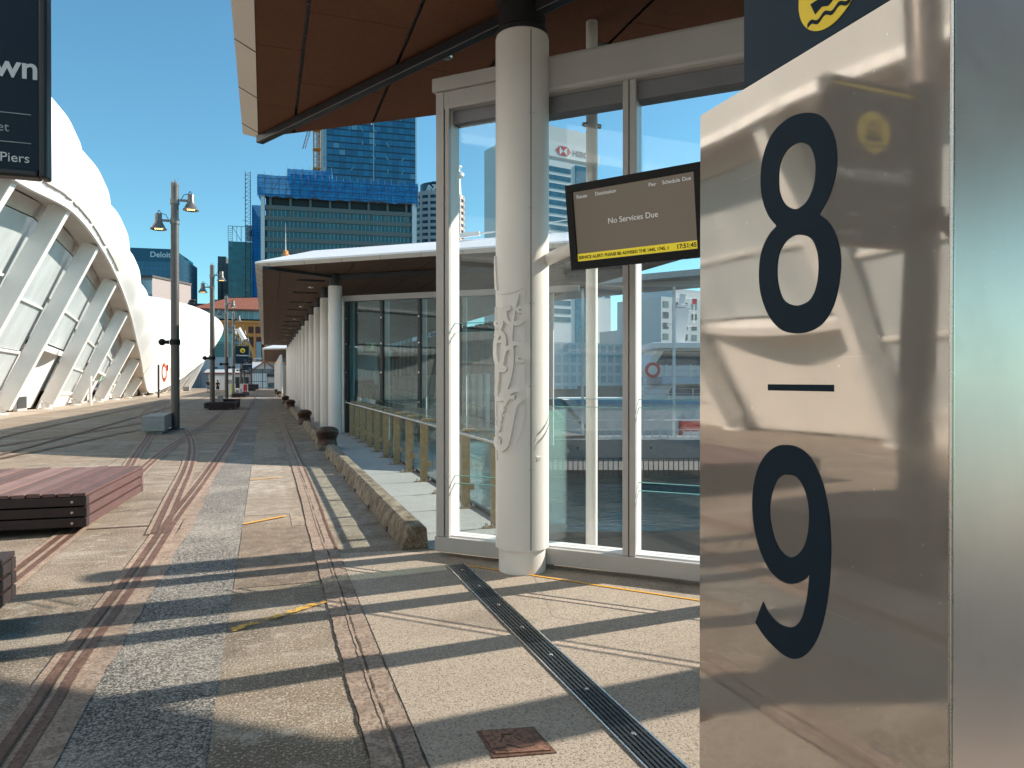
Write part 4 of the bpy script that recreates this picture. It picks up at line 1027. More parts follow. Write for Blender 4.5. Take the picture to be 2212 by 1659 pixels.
m.build('spider_fitting', M['steel'], pv)
MB().box(2.38,2.50,23.1,66,-.2,4.1).build('side_wall', plain('grey_side_wall', (.40,.40,.40), .5, 0, .1, .4), pv)
m = MB(); m.box(2.37,2.51,23.0,66,4.11,4.3); m.build('side_beam', M['grey_frame'], pv)
# inside: ramp with balustrade fins, far openings, exit signs
m = MB(); m.box(4.6,9.4,20.0,66,-.15,-.05); m.build('ramp_floor', plain('ramp_floor', (.10,.105,.11), .7), pv)
m = MB(); m.box(2.6,11,66,66.2,2.75,4.3); m.build('end_head', M['grey_frame'], pv)
for x in (3.2,5.2,7.4,9.6): MB().box(x,x+.35,65.8,66.1,-.1,2.75).build('end_post', M['grey_frame'], pv)
for i in range(26): MB().box(9.5,9.7,24+i*1.55,24.9+i*1.55,-.1,4.3).build('side_fin', M['dark_frame'], pv)
fence = thing('ramp_balustrade', 'pale finned ramp balustrade inside the glass pavilion', 'balustrade')
for i in range(22): MB().box(7.4,7.55,24+i*.9,24.25+i*.9,-.05,1.9).build('fin', M['pale_frame'], fence)
for z in (.45,.85): MB().tube((7.35,23.8,z-.15),(7.35,44,z+.4),.025,.025,10).build('rail', M['steel'], fence)
fence2 = thing('ramp_balustrade', 'dark slatted ramp balustrade inside the pavilion near its corner', 'balustrade')
for i in range(24): MB().box(3.9,3.98,26+i*.8,26.35+i*.8,-.05,1.5).build('slat', M['dark_frame'], fence2)
for (u, v, D, lab, arr) in ((804,749,30,'green running-man exit sign nearer the pavilion corner',False),(842,765,38,'small green arrow exit sign deeper in the pavilion',True)):
    p = atD(u, v, D); t = thing('exit_sign', lab, 'exit sign', p, -TH, 'green exit signs')
    t.scale = (.62,.62,.62); MB().box(-.62,.75,.02,.12,-.42,.42).build('housing', M['black_bolt'], t); MB().box(-.45,.30,0,.019,-.30,.30).build('sign_face', M['exit_green'], t)
    g2 = MB()
    if arr: g2.beam((-.36,-.004,0),(-.12,-.004,0),.05,.004,(0,0,1)).beam((-.37,-.004,0),(-.28,-.004,.10),.04,.004,(1,0,1)).beam((-.37,-.004,0),(-.28,-.004,-.10),.04,.004,(1,0,-1))
    g2.sphere((.06,-.004,.18),.05,8,6); g2.beam((.05,-.004,.13),(.0,-.004,-.05),.07,.004,(1,0,0)); g2.beam((.0,-.004,-.05),(.1,-.004,-.2),.05,.004,(1,0,0)); g2.beam((.0,-.004,-.05),(-.1,-.004,-.2),.05,.004,(1,0,0)); g2.beam((.05,-.004,.1),(.16,-.004,.0),.04,.004,(1,0,0)); g2.beam((.04,-.004,.1),(-.09,-.004,.05),.04,.004,(1,0,0))
    g2.build('pictogram', M['exit_white'], t)
    MB().tube((0,.07,.42),(0,.07,(4.9-p.z)/.62),.02,.02,8).build('hanger', M['dark_frame'], t)

# ================================================================== INFLATED WHITE PAVILION ON LEANING LEGS
ST = [(-30,-7.6,6.6,-6.7,9.6,15.5),(0,-7.6,7.2,-6.7,10.2,15.8),(13.4,-7.6,7.6,-6.7,10.6,16.2),(20.2,-7.58,7.9,-6.68,10.8,16.4),(27,-7.57,8.2,-6.62,11.0,16.4),(33.5,-7.53,8.72,-6.85,11.1,16.2),
      (40.2,-7.77,8.39,-7.08,10.6,15.6),(47.6,-8.24,7.58,-7.45,9.6,14.6),(54.4,-8.76,6.35,-7.9,8.4,13.4),(61.6,-9.43,4.71,-8.42,7.4,12.6),(68.6,-10.17,3.46,-9.0,6.5,12.2),
      (75.4,-10.91,1.87,-9.7,5.6,12.0),(84.8,-11.83,.55,-10.3,5.2,12.2),(94,-12.2,.55,-10.4,5.6,12.6),(104,-11.2,1.6,-9.4,6.8,13.2),(115,-9.85,3.7,-8.1,8.6,14.0),(125,-9.0,5.4,-7.2,9.8,14.8),(133,-8.6,7.1,-6.95,10.5,15.2),(141,-8.9,8.6,-7.4,11.2,15.0)]
ST = [(y,lx,lz,sx-(.25 if y < 60 else .1 if y < 76 else 0),sz-(.85 if y < 60 else .8 if y < 76 else 0),cz-(2.1 if y < 60 else 1.6 if y < 76 else 0)) for y,lx,lz,sx,sz,cz in ST]
def stat(Y):
    for i in range(len(ST)-1):
        if ST[i][0] <= Y <= ST[i+1][0]:
            p0 = ST[max(i-1,0)]; p1 = ST[i]; p2 = ST[i+1]; p3 = ST[min(i+2,len(ST)-1)]; t = (Y-p1[0])/(p2[0]-p1[0]); h = p2[0]-p1[0]; out = []
            for a in range(1,6):
                m1 = (p2[a]-p0[a])/(p2[0]-p0[0])*h if p2[0]!=p0[0] else 0; m2 = (p3[a]-p1[a])/(p3[0]-p1[0])*h
                out.append((2*t**3-3*t*t+1)*p1[a]+(t**3-2*t*t+t)*m1+(-2*t**3+3*t*t)*p2[a]+(t**3-t*t)*m2)
            return out
LEGS = [-22,-12.5,-6,0.2,6.9,13.4,20.2,27,33.5,40.2,47.6,54.4,61.6,68.6,75.4,84.8,94,104,112,119,125.5,132,138.5]
FX = lambda Y: -11.9-(.9*max(0,min(1,(Y-60)/50)))
XC = -20.0
def profile(Y, b):
    lx, lz, sx, sz, cz = stat(Y); P = []
    for i in range(7):                                # lip up to the widest point
        t = i/6.0; c1 = (lx+(sx-lx)*.85, lz+(sz-lz)*.45)
        x = (1-t)**2*lx+2*t*(1-t)*c1[0]+t*t*sx; z = (1-t)**2*lz+2*t*(1-t)*c1[1]+t*t*sz; P.append((x,z,.55*t*t*(3-2*t)))
    for i in range(1,27):                             # over the crown and down the far side
        a = math.pi*i/26; P.append((XC+(sx-XC)*math.cos(a), sz+(cz-sz)*math.sin(a), min(1,.55+i*.12)))
    P.append((2*XC-sx, .0, 1)); out = []
    for x, z, f in P:
        d = Vector((x-XC, (z-(sz-4))*1.0)); d.normalize(); out.append((x+d.x*b*f, z+d.y*b*f))
    return out
cl = thing('event_pavilion', 'long white inflated membrane pavilion on leaning white legs', 'pavilion building')
Ys = []
for a, b in zip(LEGS, LEGS[1:]):
    for i in range(10): Ys.append((a+(b-a)*i/10, abs(math.sin(math.pi*i/10))**.55*(.66 if a < 70 else (.38 if a < 95 else .30))))
Ys.append((LEGS[-1], 0)); Ys.append((140.4,-.5))
m = MB(); rows = [[(x,Y,z) for x, z in profile(Y,b)] for Y, b in Ys]; k = len(rows[0]); q = [p for r in rows for p in r]
m.add(q, [(i*k+j, i*k+j+1, (i+1)*k+j+1, (i+1)*k+j) for i in range(len(rows)-1) for j in range(k-1)])
# end cap
m.add([rows[-1][j] for j in range(k)]+[(XC,141.5,6.0)], [(j, j+1, k) for j in range(k-1)])
m.build('membrane', M['membrane'], cl, True)
m = MB(); m2 = MB(); m3 = MB()
for (Ya, ba), (Yb, bb) in zip(Ys[:-2], Ys[1:-1]):
    pa = stat(Ya); pb = stat(Yb)
    A = Vector((pa[0]+.02,Ya,pa[1])); B = Vector((pb[0]+.02,Yb,pb[1]))
    m.beam(A, B, .10, .34, Vector((1,0,.25)))
    def wt(Y, p): return (p[0]-1.05, Y, p[1]+.12)
    a, b = wt(Ya,pa), wt(Yb,pb)
    m2.add([tuple(A), tuple(B), b, a], [(0,1,2,3)])
m.build('lip_trim', M['cloud_white'], cl); m2.build('lip_soffit', M['cloud_soffit'], cl)
# torn dark slit where the membrane meets its lip
for y0, y1 in ((29,33),(33.4,37),(37.4,41),(41.5,46)):
    pts = []
    for i in range(13):
        Y = y0+(y1-y0)*i/12; a = max(L for L in LEGS if L <= Y); b = min(L for L in LEGS if L > Y)
        x, z = profile(Y, abs(math.sin(math.pi*(Y-a)/(b-a)))**.6*.52)[1]; pts.append(Vector((x+.02,Y,z+random.uniform(-.02,.02))))
    MB().path(pts, .035, 6).build('membrane_slit', plain('slit_brown', (.16,.13,.11), .9), cl)
for Y in LEGS:
    lx, lz, sx, sz, cz = stat(Y); f = Vector((FX(Y),Y,.35)); tp = Vector((lx-.35,Y,lz+.05))
    if lz < .9: tp = Vector((lx-.15,Y,1.2))
    lg = MB().beam(f, tp, .42, .72, Vector((0,1,0))).build('leg', M['cloud_white'], cl, False, .02)
    MB().lathe([(.34,0),(.34,.06),(.20,.10),(.24,.36),(.30,.40)], (f.x-.08,Y,0), 14).build('foot', M['cloud_white'], lg, True)
for i, (Ya, Yb) in enumerate(zip(LEGS, LEGS[1:])):
    la, lb = stat(Ya), stat(Yb)
    if max(la[1],lb[1]) < 1.0: continue
    def pt(s, t, n=0.0):                               # s along the bay, t up the sloping wall, n outwards
        Y = Ya+(Yb-Ya)*s; p = stat(Y); f = Vector((FX(Y)-.55,Y,0)); tp = Vector((p[0]-1.0,Y,p[1]+.10)); v = f.lerp(tp, t); return v+Vector((.88*n,0,-.47*n))
    def panel(t0, t1, n0=0.0, n1=None, s0=.0, s1=1.0, th=.04):
        n1 = n0 if n1 is None else n1; q = [pt(s0,t0,n0),pt(s1,t0,n0),pt(s1,t1,n1),pt(s0,t1,n1)]; o = Vector((-.88*th,0,.47*th))
        return MB().add(q+[p+o for p in q], [(0,1,2,3),(7,6,5,4),(0,4,5,1),(1,5,6,2),(2,6,7,3),(3,7,4,0)])
    def bar(t, r=.05, n=.03, w=.10): return MB().beam(pt(.03,t,n), pt(.97,t,n), w, .09, Vector((.5,0,.85)))
    H_ = min(la[1], lb[1])
    if i % 2 == 0:
        panel(.0,.11).build('wall_panel', M['cloud_wall'], cl); bar(.12,w=.2).build('ledge', M['cloud_white'], cl)
        for t0, t1 in ((.135,.345),(.36,.60),(.61,.93)):
            panel(t0,t1,-.02).build('film_panel', M['film'], cl)
            if t1 < .9: bar(t1+.006).build('glazing_bar', M['cloud_white'], cl)
    else:
        panel(.0,.415,-.22,-.16).build('wall_panel', M['cloud_wall'], cl)
        if H_ > 3.0:
            m = MB(); q = []
            for j in range(13):
                s = .02+.96*j/12; bow = .55*math.sin(math.pi*j/12)
                for n, t in ((-.3,.405),(.02+bow,.405),(.02+bow,.432),(-.3,.432)): q.append(pt(s,t,n))
            m.add(q, [(a*4+c,a*4+(c+1)%4,(a+1)*4+(c+1)%4,(a+1)*4+c) for a in range(12) for c in range(4)]); m.build('curved_ledge', M['cloud_white'], cl)
            if 40 < Ya < 70:
                d0 = pt(.62,0,-.02); MB().box(d0.x-.05,d0.x+.10,d0.y-.9,d0.y+.9,0,2.3).build('door', M['grey_frame'], cl); MB().box(d0.x+.101,d0.x+.12,d0.y-.75,d0.y+.75,.15,2.2).build('door_glass', M['dark_frame'], cl)
        for t0, t1 in ((.445,.66),(.67,.93)):
            panel(t0,t1,-.02).build('film_panel', M['film'], cl)
            if t1 < .9: bar(t1+.006).build('glazing_bar', M['cloud_white'], cl)
    panel(.935,1.0,-.01).build('head_panel', M['cloud_soffit'], cl)

# ================================================================== PONTOON, FERRY
ex = Vector((math.cos(TH),-math.sin(TH),0))
p = atD(1120,960,31); pt_ = thing('gangway', 'grey steel gangway girder with picket railing above the water', 'gangway', (p.x,p.y,0), -TH)
MB().box(0,16,0,1.8,-1.72,-.94).build('girder', plain('girder_grey', (.20,.22,.235), .5), pt_)
m = MB()
for i in range(4): m.tube((2.6+3.2*i,-.02,-1.3),(2.6+3.2*i,.0,-1.3),.06,.06,12)
m.build('bolt_hole', M['black_bolt'], pt_)
for i in range(7): MB().box(2.78+2.02*i,2.90+2.02*i,.30,.42,-.93,5.8).build('screen_post', M['pale_frame'], pt_)
MB().box(.5,16,.28,.44,5.81,6.05).build('top_rail', M['grey_frame'], pt_); MB().box(2.7,16,.29,.43,-.94,-.80).build('bottom_rail', M['pale_frame'], pt_)
m = MB(); m.add([(.2,-.6,5.5),(16,-.6,6.9),(16,4.5,6.9),(.2,4.5,5.5),(.2,-.6,5.75),(16,-.6,7.2),(16,4.5,7.2),(.2,4.5,5.75)], [(3,2,1,0),(4,5,6,7),(0,1,5,4),(1,2,6,5),(2,3,7,6),(3,0,4,7)]); m.build('roof', plain('gangway_roof', (.42,.41,.40), .6), pt_)
m = MB(); m.box(.5,16,-.06,-.02,-2.52,-2.47).box(.5,16,-.06,-.02,-1.76,-1.73)
for i in range(70): m.box(.6+.22*i,.64+.22*i,-.06,-.03,-2.47,-1.76)
m.build('lower_picket_railing', M['dark_frame'], pt_)
m = MB(); m.box(.2,16,.05,.09,-.52,-.50); m.tube((.2,.07,-.1),(16,.07,-.1),.03,.03,8)
for i in range(45): m.box(.4+.34*i,.45+.34*i,.05,.08,-.93,-.52)
m.build('upper_picket_railing', M['pale_frame'], pt_)
tag(MB().box(0,22,-.5,6,-2.9,-2.55).xform(Matrix.Translation((p.x+2,p.y+2.2,0)) @ Matrix.Rotation(-TH,4,'Z')).build('pontoon', plain('pontoon_grey', (.10,.105,.11), .8)), 'dark floating pontoon below the gangway', 'pontoon')
p = atD(1276,868,40); fe = thing('ferry', 'white catamaran ferry moored behind the glass screen', 'ferry', (p.x,p.y,0), -TH)
g = plain('ferry_window', (.05,.07,.085), .1, 0, .2, 2)
m = MB(); m.add([(-1.5,0,.55),(15,0,.55),(15,7,.55),(-1.5,7,.55),(1.5,.3,-2.95),(15,.3,-2.95),(15,6.7,-2.95),(1.5,6.7,-2.95)], [(0,1,2,3),(7,6,5,4),(0,4,5,1),(1,5,6,2),(2,6,7,3),(3,7,4,0)]); m.build('hull', plain('ferry_hull', (.66,.70,.73), .35), fe)
MB().box(-.8,15,-.03,.0,.32,.56).build('hull_stripe', M['hull_blue'], fe)
m = MB(); m.add([(2.6,1,.56),(15,1,.56),(15,6,.56),(2.6,6,.56),(4.4,1.2,1.45),(15,1.2,1.45),(15,5.8,1.45),(4.4,5.8,1.45)], [(0,1,2,3),(7,6,5,4),(0,4,5,1),(1,5,6,2),(2,6,7,3),(3,7,4,0)]); m.build('main_cabin', M['white_paint'], fe)
MB().box(4.2,15,.6,6.4,1.45,1.85).build('upper_deck', M['hull_blue'], fe)
m = MB(); m.add([(2.9,1.3,1.86),(15,1.3,1.86),(15,5.7,1.86),(2.9,5.7,1.86),(4.1,1.5,3.5),(15,1.5,3.5),(15,5.5,3.5),(4.1,5.5,3.5)], [(0,1,2,3),(7,6,5,4),(0,4,5,1),(1,5,6,2),(2,6,7,3),(3,7,4,0)]); m.build('wheelhouse', M['white_paint'], fe)
m = MB(); m.add([(3.9,1.36,2.55),(15,1.36,2.55),(15,1.47,3.38),(4.45,1.47,3.38)], [(0,1,2,3)]); m.build('window', g, fe)
m = MB(); m.add([(4.5,.99,.78),(15,.99,.78),(15,1.12,1.35),(4.9,1.12,1.35)], [(0,1,2,3)]); m.build('window', g, fe)
m = MB(); m.box(3.7,15,.9,6.1,3.51,3.86); m.build('roof', M['roof_white'], fe, False, .05)
m = MB()
for z in (.9,1.2,1.5): m.tube((3.0,.1,z-.3),(15,.1,z-.3),.02,.02,6); m.tube((4.2,.62,z+1.0),(15,.62,z+1.0),.02,.02,6)
for i in range(9): m.tube((3+1.4*i,.1,.55),(3+1.4*i,.1,1.2),.025,.025,6); m.tube((4.4+1.4*i,.62,1.85),(4.4+1.4*i,.62,2.6),.025,.025,6)
m.build('rail', M['steel'], fe)
ms = MB(); ms.beam((5.6,3,3.86),(5.9,3,5.9),.55,.7,Vector((0,1,0))).beam((5.85,3,5.6),(5.9,3,6.9),.25,.3,Vector((0,1,0))).box(5.0,6.8,2.8,3.2,4.95,5.1).box(5.3,6.4,2.7,3.3,5.9,6.02).tube((5.9,3,6.9),(5.9,3,8.0),.03,.02,6).tube((6.6,3,5.0),(6.6,3,6.7),.025,.025,6).lathe([(.01,0),(.35,.02),(.35,.18),(.01,.3)],(5.9,3,6.05),14); ms.build('radar_mast', M['white_paint'], fe)
MB().box(6.5,6.75,2.9,3.1,6.3,6.6).build('mast_light', M['red'], fe)
m = MB(); q = []
for k in range(20):
    a = 2*math.pi*k/20
    for j in range(8):
        b_ = 2*math.pi*j/8; r = .36+.09*math.cos(b_); q.append((3.6+r*math.cos(a), .5+.09*math.sin(b_), 2.25+r*math.sin(a)))
m.add(q, [(k*8+j,k*8+(j+1)%8,((k+1)%20)*8+(j+1)%8,((k+1)%20)*8+j) for k in range(20) for j in range(8)]); m.build('life_ring', M['red'], fe, True)
p = atD(1494,925,33); t = thing('life_raft_box', 'red equipment box standing by the ferry gangway', 'box', (p.x,p.y,0), -TH)
MB().box(-.5,.7,0,.5,-.93,-.2).build('box_body', M['red'], t, False, .03); MB().box(-.4,.5,-.02,-.001,-.9,-.72).build('notice', M['white_paint'], t)

# ================================================================== CITY
def bld(name, label, cat, px0, px1, ytop, Y, depth, rz, group='city buildings behind the wharf', extra=0.0):
    a = atY(px0, ytop, Y); b = atY(px1, ytop, Y); cs = math.cos(rz)
    # right end lies on the rotated front line through a
    rr = ray(px1, ytop); d = Vector((math.cos(rz), math.sin(rz)))
    k = (rr[1]*a.x-rr[0]*a.y)/(rr[0]*d.y-rr[1]*d.x); H = a.z
    t = thing(name, label, cat, (a.x, a.y, 0), rz, group)
    return t, k, depth, H
def box_part(name, m, t, x0,x1,y0,y1,z0,z1): return MB().box(x0,x1,y0,y1,z0,z1).build(name, m, t)
# blue glass tower
t, w, d, H = bld('glass_tower', 'tall blue glass tower rising behind the netted building', 'office tower', 706, 897, 120, 420, 40, R(-5))
box_part('curtain_wall', gridmat('blue_curtain', (.014,.13,.25), (.008,.03,.05), 3.4, 3.75, .045, .22, .55, .08, (.25,.45,.55), .95), t, 0,w,0,d,0,H)
m = MB()
for i in range(26):
    z = H-18-3.75*(i % 9)*2.1; x = 6+(i*7.3) % (w-14)
    a = random.choice((-.7,.7,0)); m.beam((x,-.06,z),(x+2.2*a*1.2,-.06,z+2.6),.75,.05,Vector((1,0,0)))
m.build('interior_brace', plain('pale_brace', (.13,.31,.40), .5), t)
box_part('edge_fin', M['pale_frame'], t, w+.01,w+.8,-.3,.6,0,H); box_part('centre_fin', plain('blue_white_fin', (.35,.48,.56), .4), t, w*.515,w*.515+.55,-.2,-.01,0,H)
box_part('side_wall', gridmat('pale_side', (.25,.36,.45), (.5,.56,.6), 1.6, 3.75, .3, .12, .4), t, -6,-.02,1.0,d,0,H)
# netted building under construction
t, w, d, H = bld('construction_block', 'office block under construction wrapped in bright blue netting on top', 'office building', 572, 890, 418, 270, 30, R(-6))
m0 = plain('slab_grey', (.16,.18,.175), .7); m1 = gridmat('teal_strip_window', (.012,.09,.105), (.36,.42,.44), 1.42, 50, .10, 0, .5, .12)
box_part('core', plain('dark_core', (.03,.038,.04), .8), t, .3,w-.3,.6,d,0,H)
fh = 3.85; nf = int(H/fh)
for i in range(nf+1):
    z = H-i*fh
    if z < 2: break
    box_part('floor_slab', m0, t, .0,w,-.35,d,z-1.75,z-.25) if i else box_part('floor_slab', m0, t, 0,w,-.35,d,z-1.1,z)
    if i >= 2: box_part('window_band', m1, t, .6,w-.6,.05,.5,z-.25,z+2.08)
m = MB()
for i in range(8): m.box(1.5+i*(w-4)/7,2.3+i*(w-4)/7,-.05,.5,H-2*fh,H)
m.build('bare_column', m0, t)
for x in (-1.3, w+.02): box_part('corner_column', M['pale_frame'], t, x,x+1.3,-.9,1.2,0,H-.6+(.0))
def netting():
    g = N('blue_scaffold_net'); s = g.sep(); f = g.math('LESS_THAN', g.math('FRACT', g.math('DIVIDE', s[2], 1.1)), .10); f2 = g.math('LESS_THAN', g.math('FRACT', g.math('DIVIDE', g.math('ADD', s[0], s[1]), 2.6)), .05)
    n = g.noise(.3, 6, .7); col = g.mix(g.ramp(n, [(.3,0.0),(.7,1.0)]), (.004,.15,.45), (.015,.34,.74)); col = g.mix(g.math('MAXIMUM', f, f2), col, (.004,.05,.15))
    tr = g.n("ShaderNodeBsdfTransparent"); mx = g.n("ShaderNodeMixShader"); g.fin(col, .7); mx.inputs[0].default_value = .86
    g.l(tr.outputs[0], mx.inputs[1]); g.l(g.b.outputs[0], mx.inputs[2]); g.l(mx.outputs[0], g.out.inputs[0]); return g.m
M['net'] = netting()
def wrap(x0,x1,y0,y1,z0,z1,par, nm='safety_netting'):
    m = MB(); n = 26; q = []
    P = [(x0+(x1-x0)*i/n, y0) for i in range(n+1)]
    for i, (x,y) in enumerate(P):
        b = random.uniform(-.12,.12); q += [(x,y+b,z0+random.uniform(-.5,.3)),(x,y-b,z1+random.uniform(-.15,.15))]
    m.add(q, [(2*i,2*i+2,2*i+3,2*i+1) for i in range(n)])
    m.add([(x0,y0,z0),(x0,y1,z0),(x0,y1,z1),(x0,y0,z1)], [(0,1,2,3)]).add([(x1,y0,z0),(x1,y1,z0),(x1,y1,z1),(x1,y0,z1)], [(0,1,2,3)]).add([(x0,y1,z0),(x1,y1,z0),(x1,y1,z1),(x0,y1,z1)], [(0,1,2,3)])
    return m.build(nm, M['net'], par, fix=False)
wrap(-2.2,w+2.0,-2.0,d,H-1.2,H+6.2,t); 
wrap(7.6,23.5,2.5,18,H+6.0,H+10.2,t)
box_part('roof_core', plain('raw_core', (.05,.06,.065), .8), t, 8.5,22.5,4,16,H,H+8.8)
m = MB()
for i in range(24):
    x = -2.3+(w+4.4)*i/23; m.tube((x,-2.15,H-1.8),(x,-2.15,H+6.2+random.uniform(.3,1.5)),.07,.07,5); m.tube((x,-1.0,H),(x,-1.0,H+6.0),.07,.07,5)
for k in range(4): m.tube((-2.3,-2.15,H-.6+1.9*k),(w+2.1,-2.15,H-.6+1.9*k),.06,.06,5)
for i in range(12):
    x = -2.3+(w+3)*i/12; m.tube((x,-2.1,H),(x+3.2,-2.1,H+5),.05,.05,5)
for i in range(7):
    x = 7.6+2.6*i; m.tube((x,2.4,H+6),(x,2.4,H+10.8+random.uniform(0,1.2)),.07,.07,5)
m.build('scaffold', plain('scaffold_tube', (.06,.10,.15), .5), t)
wrap(-4.6,-1.6,1.5,20,0,H-4,t)
m = MB(); 
for x in (-6.6,-4.9): m.tube((x,0,0),(x,0,H+7.5),.13,.13,6)
z = 0
while z < H+7: m.beam((-6.6,0,z),(-4.9,0,z+1.2),.1,.1); m.beam((-6.6,0,z),(-4.9,0,z),.1,.1); z += 1.5
for zz in (H-2,H-10,H-18): m.beam((-7.6,0,zz),(-6.4,0,zz),.1,.1)
m.build('hoist_mast', plain('hoist_dark', (.03,.035,.045), .6), t)
# tower crane
pb = atY(684.5,372,286); cr = thing('tower_crane', 'orange lattice tower crane mast above the blue netting', 'crane', (pb.x,pb.y,0))
m = MB(); h0 = pb.z-30; h1 = pb.z+40; s_ = 1.2
for x in (-s_,s_):
    for y in (-s_,s_): m.tube((x,y,h0),(x,y,h1),.17,.17,6)
z = h0
while z < h1-2.4:
    for a, b in (((-s_,-s_),(s_,-s_)),((s_,-s_),(s_,s_)),((s_,s_),(-s_,s_)),((-s_,s_),(-s_,-s_))):
        m.tube((*a,z),(*b,z+2.2),.09,.09,5); m.tube((*a,z),(*b,z),.09,.09,5)
    z += 2.2
for z in (pb.z+1, pb.z+8.5, pb.z+16): m.box(-1.5,1.5,-1.5,1.5,z,z+.5)
m.build('mast', M['crane_orange'], cr)
m = MB(); a = Vector((-4.8,0,pb.z+8.6)); b = Vector((-1.8,0,pb.z+20)); 
for dx in (-.5,.5):
    for dy in (-.5,.5): m.tube(a+Vector((dx,dy,0)), b+Vector((dx,dy,0)), .12,.12,5)
for i in range(8):
    f = i/8; m.tube(a.lerp(b,f)+Vector((-.5,-.5,0)), a.lerp(b,f+.12)+Vector((.5,-.5,0)), .08,.08,5)
m.build('jib', M['red_trim'], cr)
# teal glass building with sign panel
t, w, d, H = bld('teal_office', 'teal glass office with a rooftop sign panel and starburst emblem', 'office building', 493, 576, 521, 300, 26, R(-5))
box_part('curtain_wall', gridmat('teal_curtain', (.008,.14,.15), (.012,.21,.23), 1.55, 1.75, .06, .09, .6, .10, (.12,.33,.36), .93), t, 0,w,0,d,0,H)
m = MB()
for x in (0,1.6,3.2,4.8): m.tube((x,0,H),(x,0,H+6),.12,.12,5)
for k in range(7): m.beam((0,-.1,H+.8*k),(1.6,-.1,H+.8*k+.4),.1,.12)
m.tube((0,0,H+6),(7,0,H+6),.12,.12,5); m.tube((1.6,0,H+5.8),(4.8,0,H+.3),.1,.1,5); m.build('roof_frame', plain('roof_frame_grey', (.12,.15,.17), .5), t)
box_part('sign_panel', plain('sign_panel_grey', (.36,.43,.48), .5), t, 6.6,16,-.2,.4,H+.3,H+6.6)
m = MB()
for k in range(9):
    a = 2*math.pi*k/9; m.beam((9.2+.45*math.cos(a),-.26,H+3.4+.45*math.sin(a)),(9.2+1.5*math.cos(a),-.26,H+3.4+1.5*math.sin(a)),.42,.06,Vector((-math.sin(a),0,math.cos(a))))
m.build('emblem', M['navy_dec'], t); text('J', 'lettering', M['navy_dec'], t, (11.6,-.26,H+2.3), (1,0,0), (0,0,1), 3.6, .05)
# dark tower and slim blue-grey block
t, w, d, H = bld('dark_tower', 'dark grey granite tower left of the teal office', 'office tower', 470, 494, 553, 330, 24, R(-5))
box_part('body', gridmat('granite_grid', (.055,.06,.075), (.022,.026,.036), 1.7, 3.1, .28, .18, .5, .4), t, 0,w,0,d,0,H-3); box_part('crown', gridmat('granite_crown', (.09,.095,.11), (.05,.052,.06), 1.3, 1.6, .2, .2, .3, .5), t, .0,w*.75,.5,d,H-3,H)
box_part('pier', plain('granite_pier', (.02,.023,.03), .5), t, w*.32,w*.44,-.5,-.01,0,H-9)
t, w, d, H = bld('slim_block', 'slim blue-grey block peeking left of the dark tower', 'office building', 462, 470, 647, 345, 20, R(-5))
box_part('body', gridmat('slim_grid', (.10,.19,.27), (.32,.40,.46), 8, 3.4, .02, .4, .3), t, 0,w,0,d,0,H)
# blue glass office with name
t, w, d, H = bld('blue_office', 'blue glass office with white name lettering along its top', 'office building', 282, 376, 535, 280, 30, R(-7))
box_part('curtain_wall', gridmat('office_curtain', (.006,.115,.21), (.006,.045,.085), 1.5, 1.62, .05, .07, .3, .10, None), t, 0,w,0,d,0,H)
box_part('return_wall', gridmat('office_return', (.08,.24,.36), (.03,.10,.15), 1.5, 1.6, .05, .1, .4), t, w+.01,w+1.6,.6,d-.5,0,H-2)
fr = box_part('parapet', plain('blue_parapet', (.01,.10,.18), .3), t, -.1,w+.1,-.1,1,H-4.4,H+.01)
text('Deloitte', 'lettering', M['text_white'], t, (6.3,-.16,H-3.0), (1,0,0), (0,0,1), 2.7, .06)
t, w, d, H = bld('low_block', 'low white block below the blue glass office', 'building', 300, 372, 627, 250, 20, R(-6))
box_part('body', plain('low_white', (.50,.50,.51), .7), t, 0,w,0,d,0,H)
for x in (.56,.80):
    for z in (H-2.3, H-4.9): box_part('window', M['dark_frame'], t, w*x+.2,w*x+2.0,-.05,-.01,z-1.0,z)
MB().lathe([(.3,0),(.4,.8),(.9,1.0),(.5,1.4)], (w*.42,4,H), 12).build('roof_vent', M['galv'], t)
t, w, d, H = bld('pink_block', 'narrow pinkish block with pale windows beside the white membrane', 'building', 296, 329, 600, 235, 18, R(-30))
box_part('body', plain('pink_grey', (.33,.29,.29), .7), t, 0,w,0,d,0,H); box_part('roof_edge', plain('dark_roof_edge', (.09,.085,.085), .7), t, -.3,w+.3,-.3,d,H,H+.6)
for i in range(5): box_part('window', plain('pale_glass', (.55,.60,.63), .2), t, 1+i*(w-1.5)/5,1+i*(w-1.5)/5+1.2,-.06,-.01,H-5,H-.9)
# round banded tower
p = atY(958.5,530,480); rad = (atY(1020,530,480).x-atY(897,530,480).x)/2*.97
t = thing('round_tower', 'round banded pinkish office tower with a dark rooftop drum', 'office tower', (p.x,p.y+rad,0), 0, 'city buildings behind the wharf')
zt = atY(958,412,480).z; wall = plain('pink_stone', (.56,.45,.42), .7); gw = plain('dark_band_glass', (.03,.055,.095), .15, 0, .3, .2)
zz = zt; first = True; fl = 0
MB().lathe([(rad-.5,0),(rad-.5,zt-1)], n=48).build('core', gw, t, True)
while zz > 30:
    MB().lathe([(rad,zz-(2.8 if first else 2.2)),(rad,zz)], n=48).build('spandrel', wall, t, True); zz -= 4.35 if not first else 5.1; first = False
m = MB()
for k in range(20):
    a = 2*math.pi*(k+.35)/20; m.beam((rad*math.cos(a)*.992,rad*math.sin(a)*.992,20),(rad*math.cos(a)*.992,rad*math.sin(a)*.992,zt-.3),1.5,.8,Vector((-math.sin(a),math.cos(a),0)))
m.build('pier', wall, t)
